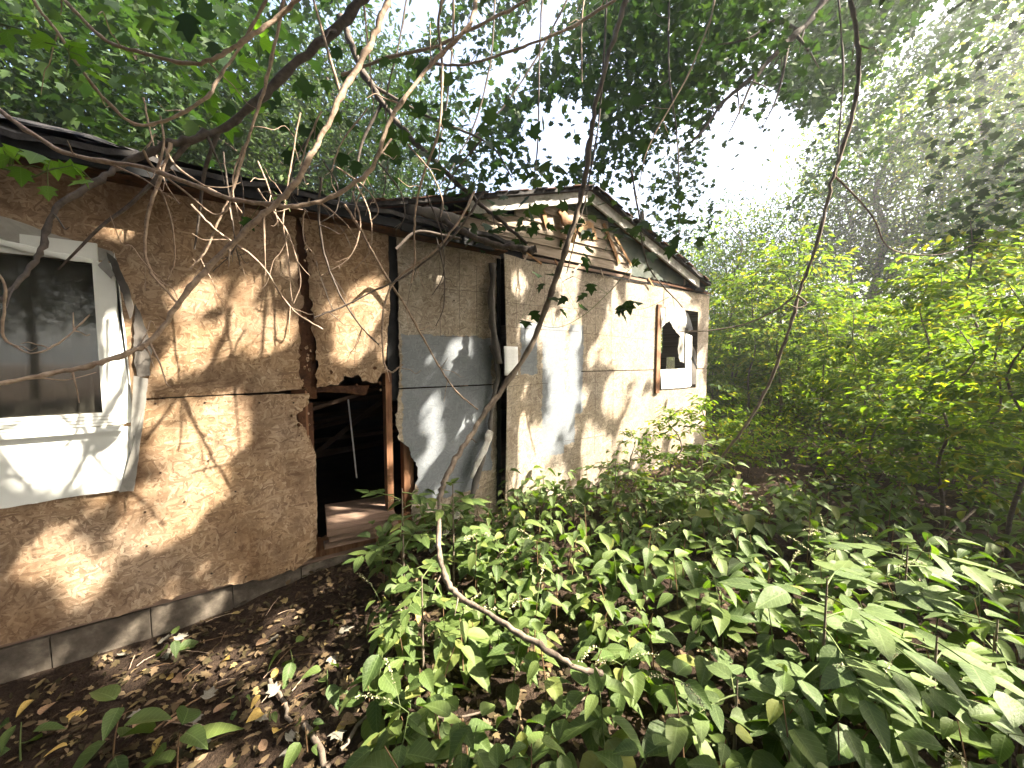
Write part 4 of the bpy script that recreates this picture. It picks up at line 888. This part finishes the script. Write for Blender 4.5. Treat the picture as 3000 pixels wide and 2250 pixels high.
br('long leaning vine from top centre down to the curved end on the ground', [(1850,-60,3.0),(1815,60,3.0),(1750,290,3.0),(1725,440,3.05),(1700,590,3.1),(1655,740,3.15),(1600,900,3.2),(1540,1040,3.2),(1450,1170,3.15),(1375,1280,3.0),(1310,1390,2.75),(1288,1470,2.5),(1285,1600,2.15),(1305,1690,1.92),(1345,1745,1.80),(1450,1810,1.64),(1580,1890,1.50),(1690,1955,1.44),(1765,1975,1.46)], 15, 17, m_bark, 6, 16, name='leaning_vine', cat='vine', tl=.12)
br('tall dark vine hanging from top right down beside the wall end', [(2480,-70,3.0),(2495,20,3.0),(2515,150,3.0),(2508,280,3.0),(2465,450,3.05),(2440,520,3.05),(2400,690,3.1),(2345,850,3.15),(2300,1000,3.2),(2240,1150,3.3),(2175,1260,3.4),(2120,1330,3.5),(2070,1400,3.6),(2010,1442,3.7),(1960,1440,3.7)], 12, 6, m_bark, 3, 17, name='hanging_vine', cat='vine', extra=[[(2442,512,3.05),(2520,590,3.1),(2565,650,3.1),(2590,710,3.15),(2640,740,3.2),(2760,745,3.2),(2900,700,3.2)], [(2330,865,3.15),(2270,910,3.2),(2180,950,3.25),(2080,968,3.3),(1990,972,3.4)], [(2335,865,3.1),(2362,888,3.1),(2340,902,3.1),(2305,890,3.1)]])
br('dark forked bough resting on the roof edge left of the gable', [(1000,50,3.2),(1060,200,3.2),(1120,300,3.2),(1200,400,3.15),(1300,500,3.1),(1400,590,3.05),(1470,650,3.0),(1545,715,2.95)], 20, 9, m_bark_dark, 7, 18, extra=[[(1120,300,3.2),(1060,420,3.2),(1040,540,3.2),(1020,650,3.1)], [(1090,250,3.2),(1250,340,3.3),(1430,420,3.4),(1500,520,3.4)]])
br('dark broken limb lying along the top of the painted board', [(1230,590,3.0),(1290,640,2.95),(1360,680,2.9),(1440,715,2.9),(1520,728,2.9),(1570,732,2.9)], 16, 20, m_bark_dark, 4, 19, extra=[[(1350,700,2.85),(1300,690,2.8),(1220,680,2.75),(1160,730,2.7)]])
br('pale straight branch rising rightwards across the upper sky', [(1000,220,2.6),(1150,165,2.6),(1280,135,2.65),(1400,75,2.7),(1520,15,2.8),(1600,-40,2.8)], 9, 8, None, 5, 20)
br('pale straight branch crossing below it towards the right', [(1250,185,3.0),(1360,190,3.0),(1480,155,3.05),(1600,110,3.1),(1700,65,3.2),(1800,0,3.2),(1860,-40,3.2)], 7, 9, None, 4, 21)
br('dark bough fanning down from the top right of centre', [(2470,-80,5.0),(2370,60,5.0),(2300,130,5.0),(2220,210,5.0),(2120,300,5.0),(2060,380,5.0),(2000,440,5.0)], 20, 5, m_bark_dark, 12, 22, tl=.5, extra=[[(2340,90,5.0),(2270,60,5.0),(2200,110,5.0),(2100,130,5.0),(2020,110,5.0)], [(2310,120,5.0),(2290,230,5.0),(2270,300,5.0),(2230,380,5.0)], [(2250,180,5.0),(2200,250,5.0),(2170,320,5.0),(2130,400,5.0)], [(2330,100,5.0),(2370,150,5.0),(2400,200,5.0)]])
for k, (pts, mt) in enumerate((([(1330,-60,3.4),(1320,200,3.4),(1290,420,3.4),(1265,600,3.4)],m_bark_dark),([(1450,-60,3.6),(1440,160,3.6),(1395,350,3.6),(1330,480,3.6),(1290,540,3.6)],m_bark_dark),([(1590,-60,3.8),(1580,180,3.8),(1575,420,3.8),(1560,560,3.8)],m_bark_dark),([(1720,-60,3.6),(1705,60,3.6),(1705,240,3.6)],None),([(1780,-60,3.4),(1760,300,3.4),(1720,560,3.4),(1700,640,3.4),(1660,800,3.3)],m_bark_dark),([(1960,-60,4.2),(1960,200,4.2),(1985,420,4.2),(1990,700,4.2)],m_bark_dark),([(2100,-60,3.2),(2080,60,3.2),(2010,230,3.2),(1900,430,3.3),(1870,560,3.3)],None),([(1690,-60,4.0),(1600,120,4.0),(1500,280,4.0),(1400,390,4.0),(1330,420,4.0)],m_bark_dark),([(1200,-60,2.9),(1170,120,2.9),(1130,300,2.9),(1140,420,2.9),(1120,600,2.9)],m_bark_dark),([(2450,-60,4.5),(2470,180,4.5),(2460,380,4.5),(2450,520,4.5)],m_bark_dark),([(1060,-40,2.6),(1080,150,2.6),(1095,330,2.6)],None),([(1850,500,3.4),(1870,620,3.4),(1900,780,3.4),(2000,900,3.5)],m_bark_dark))):
    labs = ['thin stem hanging left of the small sky gap above the roof','thin curving stem trailing towards the left rake','thin straight stem hanging in front of the left rake board','short pale stem hanging in the open sky','long thin stem hanging over the gable peak','thin stem hanging right of the gable peak before the sky','pale slim stem slanting from the top right towards the gable','slim dark stem slanting across the upper sky','dark thin stem falling left of the broken roof corner','thin stem hanging beside the tall dark vine','short pale stem at the top near the stout branch','fine stem trailing over the right rake']
    br(labs[k], pts, 6, 3, mt, 5, 40+k, name='hanging_vine', cat='vine', tl=.25)
# fine tangle of dangling twigs before the wall top, each free twig on its own
for k in range(22):
    u = rnd.uniform(420, 1420); v = rnd.uniform(420, 860); d = rnd.uniform(1.75, 2.1) if u < 900 else rnd.uniform(2.1, 2.45)
    du = rnd.uniform(-110, 110); L = rnd.uniform(120, 300); c = rnd.uniform(-60, 60)
    br('thin twig in the tangle hanging before the wall top', [(u, v-L*.6, d), (u+du*.35+c, v-L*.15, d), (u+du*.7+c, v+L*.3, d), (u+du, v+L*.55, d)], 5, 2.5, None if k % 3 else m_bark_dark, 3, 80+k, name='dangling_twig', cat='twig', group='twigs of the tangle before the wall top', tl=.12)

# sprays of maple leaves near the lens, leaf by leaf
MLEAF = [mesh_np('leaf', T_MA[0]*np.array([1, 1, 1+.5*i]), T_MA[1]) for i in range(3)]
for me in MLEAF: me.polygons.foreach_set('use_smooth', np.ones(len(me.polygons), bool))
def leaf_obj(me, mat_slot_mat, parent, loc, yaw, pitch, roll, size, name='leaf', cache={}):
    key = (me.name, mat_slot_mat.name)
    if key not in cache:
        m2 = me.copy(); m2.materials.clear(); m2.materials.append(mat_slot_mat); cache[key] = m2
    o = bpy.data.objects.new(name, cache[key]); COL.objects.link(o)
    o.parent = parent; o.matrix_parent_inverse = parent.matrix_basis.inverted()
    o.location = [float(c) for c in loc]; o.rotation_euler = (roll, pitch, yaw); o.scale = (size,)*3; return o
def leaf_spray(label, pts, spots, size, mat, seed):
    rg = np.random.default_rng(seed); P = bpts(pts); e = empty('maple_spray', P[0], label, 'leaf spray')
    tube('twig', P, np.linspace(.0035, .0015, len(P)), m_stem_green, e, 5, 5)
    for (u, v, d) in spots:
        p = at(u, v, d); j = np.argmin(((P-p)**2).sum(1)); tube('petiole', [P[j], (P[j]+p)/2+np.array([0, 0, .01]), p], [.0012]*3, m_stem_green, e, 4, 2)
        leaf_obj(MLEAF[int(rg.integers(0, 3))], mat, e, p, rg.uniform(0, 6.28), rg.normal(.5, .35), rg.normal(0, .35), size*rg.uniform(.75, 1.2))
leaf_spray('bright maple spray lit by sun at the left edge above the window', [(-80,470,1.2),(30,500,1.22),(90,520,1.25),(140,500,1.25),(210,485,1.28)], [(10,440,1.2),(60,440,1.22),(110,450,1.25),(60,490,1.2),(150,470,1.25),(180,500,1.28),(215,490,1.28),(140,545,1.25),(30,460,1.2),(270,530,1.3)], .075, H_LIME, 1)
leaf_spray('bright maple spray in the top left corner', [(-60,60,1.25),(40,80,1.25),(120,120,1.28),(200,150,1.3),(190,240,1.3)], [(20,90,1.25),(70,60,1.25),(90,100,1.25),(150,110,1.28),(210,120,1.3),(230,140,1.3),(240,200,1.3),(270,190,1.3),(320,215,1.32),(10,40,1.2),(240,240,1.3)], .075, H_LIME, 2)
leaf_spray('maple spray hanging before the gable wall', [(1870,760,3.2),(1780,860,3.2),(1700,930,3.2),(1620,960,3.2),(1530,930,3.2)], [(1590,830,3.2),(1640,810,3.2),(1680,810,3.2),(1610,870,3.2),(1660,870,3.2),(1720,860,3.2),(1560,910,3.2),(1640,905,3.2),(1700,900,3.2),(1570,800,3.2),(1730,830,3.2),(1540,940,3.2)], .13, L_MAPLE, 3)
leaf_spray('small maple spray left of the far window', [(1960,870,3.6),(1900,900,3.6),(1850,910,3.6)], [(1830,890,3.6),(1850,900,3.6),(1820,910,3.6),(1840,880,3.6),(1870,885,3.6),(1815,895,3.6)], .13, L_MAPLE, 4)
leaf_spray('dark maple spray over the left rake of the gable', [(1330,600,3.0),(1420,640,3.0),(1520,690,3.0),(1600,700,3.0)], [(1340,660,3.0),(1370,640,3.0),(1410,640,3.0),(1430,680,3.0),(1510,700,3.0),(1560,650,3.0),(1600,660,3.0),(1540,710,3.0),(1390,690,3.0),(1450,630,3.0)], .14, L_MAPLE, 5)
leaf_spray('maple leaves hanging under the eave in the middle of the wall', [(800,560,1.8),(840,600,1.8),(850,620,1.8)], [(840,590,1.8),(735,640,1.8)], .11, L_MAPLE, 6)
leaf_spray('backlit maple leaves crowding above the dark bough', [(560,160,2.4),(620,220,2.4),(700,260,2.4),(760,200,2.4)], [(560,200,2.4),(590,240,2.4),(620,270,2.4),(650,250,2.4),(700,180,2.4),(740,60,2.4),(720,30,2.4),(760,120,2.4),(600,300,2.4),(540,230,2.4),(660,210,2.4),(780,230,2.4),(640,330,2.4),(770,330,2.4)], .15, H_LIME, 7)
leaf_spray('maple leaves in front of the trees behind the middle roof', [(900,330,2.6),(960,420,2.6),(1010,520,2.6)], [(870,380,2.6),(900,430,2.6),(930,350,2.6),(960,480,2.6),(880,500,2.6),(1010,450,2.6),(1000,540,2.6),(840,440,2.6),(900,280,2.6),(1030,380,2.6)], .15, L_MAPLE, 8)

# ------------------------------------------------------------------ foreground plants: each leaf its own part
def big_leaf(wid, droop, cup, tipx, seed):
    rg = np.random.default_rng(seed); V = []; F = []; ts = [0, .10, .25, .42, .6, .77, .9, 1.0]
    prof = lambda t: wid*(math.sin(math.pi*min(1, t**.72*1.0))**.85)*(1-.25*t)*(1 if t < .98 else 0)
    for i, t in enumerate(ts):
        z = -droop*t*t; h = prof(t) if 0 < t < 1 else .0
        for s in (-1, -.5, 0, .5, 1):
            V.append((t, s*h*(1+rg.uniform(-.05, .05)), z+cup*abs(s)*h+(.012*math.sin(9*t+2*s+seed) if abs(s) == 1 else 0)))
        if i:
            for k in range(4): a = (i-1)*5+k; F.append((a, a+1, a+6, a+5))
    me = mesh_np('leaf', V, np.array(F)); me.polygons.foreach_set('use_smooth', np.ones(len(me.polygons), bool)); return me
HLEAF = [big_leaf(.27+.03*(i % 4), .18+.10*(i % 3), .25+.12*(i % 4), 1, i) for i in range(7)]
SLEAF = [big_leaf(.25+.03*(i % 3), .08+.05*(i % 3), .08+.08*(i % 2), 1, 20+i) for i in range(5)]
STEMS = {}
def weed(x, y, h, nl, ls, seed, label, group, mat=None, name='leafy_weed', spike=False):
    rg = np.random.default_rng(seed); z0 = float(gh(x, y)); e = empty(name, (x, y, z0), label, 'plant', group)
    lean = rg.normal(0, .12, 2)*h; P = np.array([(x+lean[0]*t*t, y+lean[1]*t*t, z0-.02+(h+.02)*t) for t in np.linspace(0, 1, 5)])
    tube('stem', P, np.linspace(.0042, .0018, 5), m_stem_red if seed % 3 else m_stem_green, e, 5, 0)
    a0 = rg.uniform(0, 6.28)
    for k in range(nl):
        f = .28+.72*(k+.3)/nl if k < nl-2 else 1.0; q = P[0]+(P[-1]-P[0])*f; q[:2] = P[0][:2]+lean*f*f
        yaw = a0+k*2.4+rg.normal(0, .3); sz = ls*rg.uniform(.75, 1.2)*(.75+.25*math.sin(math.pi*f)); pet = .02+.02*rg.random()
        d = np.array([math.cos(yaw), math.sin(yaw), .35]); c = q+d*pet
        leaf_obj(HLEAF[int(rg.integers(0, 7))], mat or H_GREEN, e, c, yaw, rg.normal(.22, .28), rg.normal(0, .25), sz)
    if spike:
        for s in range(int(rg.integers(1, 3))):
            yaw = rg.uniform(0, 6.28); L = rg.uniform(.18, .3); C = np.array([P[-1]+np.array([math.cos(yaw)*L*.75*t, math.sin(yaw)*L*.75*t, L*(.75*t-.45*t*t)]) for t in np.linspace(0, 1, 7)])
            sp = tube('flower_spike', C, np.linspace(.0014, .0008, 7), m_stem_green, e, 4, 0)
            B = np.repeat(smooth_pts(C[2:], 6), 2, 0); B = B+rg.normal(0, .003, B.shape)
            o = obj('bud_row', leaf_mesh('bud_row', B, .009, T_SM, .8, 0, rg=rg), m_bud, sp); o['kind'] = 'stuff'
    return e
m_bud = simple('pale_flower_bud', (.34, .32, .18), (.55, .52, .33), 20, .7, 0)
def shrub(u, v, depth_top, h, label, nb, bl, ls, seed, mat=None, lean=(0, 0), pos=None, low=.35):
    rg = np.random.default_rng(seed); p = ground_at(u, v) if pos is None else np.array(pos); z0 = float(gh(p[0], p[1]))
    e = empty('broad_leaf_shrub', (p[0], p[1], z0), label, 'shrub'); P = np.array([(p[0]+lean[0]*t*t, p[1]+lean[1]*t*t, z0-.02+(h+.02)*t) for t in np.linspace(0, 1, 6)])
    tube('stem', P, np.linspace(.008, .003, 6), m_bark, e, 6, 2)
    for b in range(nb):
        f = low+(1-low)*(b+.5)/nb; q = np.array([np.interp(f, np.linspace(0, 1, 6), P[:, k]) for k in range(3)])
        ang = b*2.4+rg.normal(0, .3); L = bl*(1.1-.5*f)*rg.uniform(.75, 1.2); rise = rg.uniform(.0, .35)
        C = np.array([q+np.array([math.cos(ang)*L*t, math.sin(ang)*L*t, L*(rise*t-.25*t*t)]) for t in np.linspace(0, 1, 6)])
        tw = tube('side_branch', C, np.linspace(.0035, .0015, 6), m_stem_green, e, 5, 0)
        m = max(4, int(L/(ls*.33)))
        for k in range(m):
            t = .22+.78*(k+1)/m; c = C[0]+(C[-1]-C[0])*t; c[2] = q[2]+L*(rise*t-.25*t*t); s = 1 if k % 2 else -1
            yaw = ang+(s*rg.uniform(.6, 1.05) if k < m-1 else 0)
            leaf_obj(SLEAF[int(rg.integers(0, 5))], mat or H_PALE, e, c, yaw, rg.normal(.08, .14), rg.normal(0, .16), ls*rg.uniform(.7, 1.15))
    return e
shrub(2400, 2120, 0, .62, 'broad-leaved shrub with level pale sprays in the right foreground', 9, .36, .155, 1, low=.35)
shrub(2720, 2200, 0, .46, 'broad-leaved shrub with long pale leaves by the lower right corner', 8, .34, .155, 2)
shrub(2900, 2080, 0, .40, 'broad-leaved shrub reaching to the right picture edge', 7, .32, .15, 3)
shrub(2640, 1880, 0, .52, 'broad-leaved shrub whose top spray stands highest at right', 8, .36, .15, 4)
shrub(2150, 2240, 0, .34, 'low broad-leaved shrub at the bottom edge right of centre', 6, .26, .11, 5)
shrub(1240, 1960, 0, .50, 'rounded light green shrub beside the bend of the leaning vine', 9, .24, .085, 6, mat=H_GREEN)
shrub(1185, 1800, 0, .80, 'tall shrub with tiered leaves in front of the wall hole', 11, .32, .11, 7, mat=H_GREEN, low=.3)
shrub(1330, 1740, 0, .74, 'shrub with lit upper leaves before the painted board', 7, .26, .115, 8, mat=H_GREEN, low=.45)
shrub(1800, 1560, 0, .62, 'airy shrub before the foot of the gable wall', 8, .38, .085, 9, mat=H_GREEN)
shrub(2050, 1545, 0, .75, 'airy shrub standing right of the gable wall foot', 9, .42, .09, 10, mat=H_GREEN)
r4 = np.random.default_rng(17); cnt = 0; pos = []; tries = 0
def in_weed(u, v):
    if v < 1475 or v > 2560: return 0
    left = 1085 if v < 1750 else (1130 if v < 1950 else 1080)
    if u < left: return 0
    if u > 2250 and v < 1650: return .35
    if v < 1475+max(0, (1480-u))*.35: return 0
    return 1
while cnt < 290 and tries < 30000:
    tries += 1; x, y = r4.uniform(.1, 6.0), r4.uniform(-3.2, -.15); g = float(gh(x, y)); u, v, z = proj(np.array([x, y, g]))
    if z < .95 or u > 3250 or r4.random() > in_weed(u, v): continue
    if any((x-a)**2+(y-b)**2 < .10**2 for a, b in pos): continue
    pos.append((x, y)); d = z
    spk = r4.random() < .16
    if v < 1640: zone = 'below the painted board' if u < 1470 else ('at the foot of the bowed board with the notice' if u < 1760 else ('under the far broken window' if u < 2080 else 'right of the wall end before the thicket'))
    elif v < 1990: zone = 'around the bend of the leaning vine' if u < 1420 else ('in the middle patch above the vine end' if u < 1800 else ('left of the level-leaved shrubs' if u < 2300 else 'between the level-leaved shrubs at right'))
    else: zone = 'at the bottom edge left of the vine end' if u < 1500 else ('at the bottom edge right of the vine end' if u < 2200 else 'in the bottom right corner')
    h = r4.uniform(.24, .46)*(1.0 if v < 1800 else .85); 
    weed(x, y, h, int(r4.integers(8, 12)), r4.uniform(.105, .16), 1000+cnt, ('flowering weed with thin bud spikes ' if spk else 'leafy weed with pointed green leaves ')+zone, ('flowering weeds ' if spk else 'leafy weeds ')+zone, spike=spk); cnt += 1
# single weeds on the bare left ground
for k, (u, v, h, nl, ls, lab) in enumerate(((500,1930,.10,4,.13,'dark broad seedling beside the foundation'),(790,2110,.05,3,.05,'tiny three-leaved bright seedling'),(705,2075,.05,3,.045,'tiny bright seedling left of the larger one'),(1085,2120,.20,6,.13,'bright lit weed with pointed leaves at the left of the patch'),(960,2050,.14,5,.10,'weed with upright leaf near the dead stick'),(330,2260,.26,6,.17,'large shaded weed at the bottom edge'),(520,2290,.22,6,.20,'large dark-leaved weed at the bottom left of centre'),(60,2230,.16,5,.13,'dark weed in the bottom left corner'),(900,2200,.12,5,.08,'small weed at the bottom beside the sunlit soil'),(965,1840,.07,4,.06,'little round-leaved seedling below the sill'),(860,1960,.12,4,.12,'dark leaf shoot beside the dead stick'),(1370,2240,.22,6,.14,'shaded weed at the bottom edge near the centre'),(1200,2230,.20,6,.14,'weed with large leaves at the bottom left of centre patch'))):
    p = ground_at(u, v); weed(p[0], p[1], h, nl, ls, 2000+k, lab, None, name='seedling' if h < .11 else 'leafy_weed')

# ------------------------------------------------------------------ litter: leaves and twigs on the ground
r5 = np.random.default_rng(23); n = 34000
x = r5.uniform(-2.4, 9, n); y = r5.uniform(-5, 0.0, n)-.03; keep = r5.random(n) < np.where((x < 1.6), 1, .4); x, y = x[keep], y[keep]
P = np.stack([x, y, gh(x, y)+.008+r5.uniform(0, .018, len(x))], 1)
half = len(P)//2
o = obj('leaf_litter', leaf_mesh('leaf_litter', P[:half], .045, T_OV, .35, 0, rg=r5), L_LITTER, kind='stuff'); o['label'] = 'brown fallen leaves covering the soil'
o = obj('leaf_litter', leaf_mesh('leaf_litter', P[half:], .040, T_MA, .4, 0, rg=r5), L_LITTER, kind='stuff'); o['label'] = 'dry lobed leaves covering the soil'
L_PALE = simple('pale_dry_leaf', (.13, .12, .095), (.25, .235, .195), 12, .8, .2); L_YEL = simple('yellow_dry_leaf', (.30, .20, .05), (.50, .36, .12), 12, .7, .2); L_TAN = simple('tan_dry_leaf', (.20, .12, .07), (.36, .24, .15), 12, .8, .2)
for k in range(64):
    u, v = r5.uniform(60, 1250), r5.uniform(1800, 2240); p = ground_at(u, v)
    if p[1] > -.06: continue
    c = int(r5.integers(0, 3)); me = MLEAF[k % 3] if c == 0 else HLEAF[k % 7]; e = None
    key = ('fallen', me.name, c); m2 = STEMS.get(key)
    if m2 is None: m2 = me.copy(); m2.materials.clear(); m2.materials.append([L_PALE, L_YEL, L_TAN][c]); STEMS[key] = m2
    o = bpy.data.objects.new('fallen_leaf', m2); COL.objects.link(o); o.location = p+np.array([0, 0, .028]); o.rotation_euler = (r5.normal(0, .3), r5.normal(-.05, .25), r5.uniform(0, 6.28)); o.scale = (r5.uniform(.05, .085),)*3
    tag(o, ['pale curled dead leaf lying on the dark soil before the foundation', 'yellow dead leaf lying on the dark soil before the foundation', 'tan dead leaf lying on the dark soil before the foundation'][c], 'fallen leaf', ['pale dead leaves', 'yellow dead leaves', 'tan dead leaves'][c]+' before the foundation')
def gstick(label, pts, r0, r1, mat=m_bark, up=.02, name='dead_stick', seed=0, group=None):
    P = np.array([ground_at(u, v)+np.array([0, 0, up]) for u, v in pts]); rg = np.random.default_rng(seed); S = smooth_pts(P, 5); S = S+rg.normal(0, r0*.35, S.shape); rr = np.linspace(r0, r1, len(S))
    V, F = tube_vf(S, rr, 7); o = obj(name, mesh_np(name, V, np.array(F)), mat, smooth=True); tag(o, label, 'stick', group)
gstick('brown stick lying on the litter left of the green patch', [(790,2005), (835,2070), (850,2130)], .010, .008, seed=1)
gstick('thick dead stick end at the bottom edge', [(895,2130), (930,2190), (960,2260)], .013, .012, seed=2)
gstick('thin stick lying along the foundation soil', [(450,2150), (560,2070), (690,2005)], .005, .003, m_stem_red, seed=3)
gstick('dead branch arching over the lower weeds', [(1000,2240), (1080,2130), (1180,2100), (1300,2140), (1440,2120)], .008, .004, m_bark, .06, seed=4)
gstick('dead stick crossing the shaded soil at bottom centre', [(1560,2170), (1640,2090), (1720,2060)], .009, .005, m_bark, .03, seed=5)
gstick('grey log on the forest floor right of the gable wall', [(2010,1468), (2110,1462), (2200,1462)], .035, .03, m_bark, .03, seed=6)
gstick('pale forked log standing in the litter right of the wall', [(2140,1462), (2155,1420), (2165,1395)], .03, .025, m_bark_pale, .05, seed=7)
gstick('pale stem lying behind the right foreground shrub', [(2660,1790), (2740,1650), (2850,1530)], .012, .009, m_bark, .12, seed=8)
for k in range(46):
    u = r5.uniform(250, 1300); v = r5.uniform(1760, 2230); a = r5.normal(.45, .5); L = r5.uniform(40, 130); du, dv = math.cos(a)*L, -math.sin(a)*L*.7
    q = ground_at(u+du, v+dv)
    if q[1] > -.05 or ground_at(u, v)[1] > -.05: continue
    gstick('thin dry stalk strewn on the litter before the foundation', [(u, v), (u+du*.5, v+dv*.5-4), (u+du, v+dv)], .0025, .0015, m_bark_pale if k % 2 else m_stem_red, .025, 'dry_stalk', 100+k, 'dry stalks strewn before the foundation')

# ------------------------------------------------------------------ thin haze volume, added partly to stand in for the veil of lens glare
V, F = box_vf(-152, 152, -152, 152, -1.5, 17)
hz = bpy.data.materials.new('glare_haze'); hz.use_nodes = True; ht = hz.node_tree; ht.nodes.remove(ht.nodes['Principled BSDF'])
pv = ht.nodes.new('ShaderNodeVolumePrincipled'); pv.inputs['Color'].default_value = (.93, .96, 1, 1); pv.inputs['Density'].default_value = .0038; pv.inputs['Anisotropy'].default_value = .65
ht.links.new(pv.outputs[0], ht.nodes['Material Output'].inputs['Volume'])
obj('haze', mesh_py('haze', V, F), hz, kind='stuff')['label'] = 'thin haze in the air, added for a veil of glare'
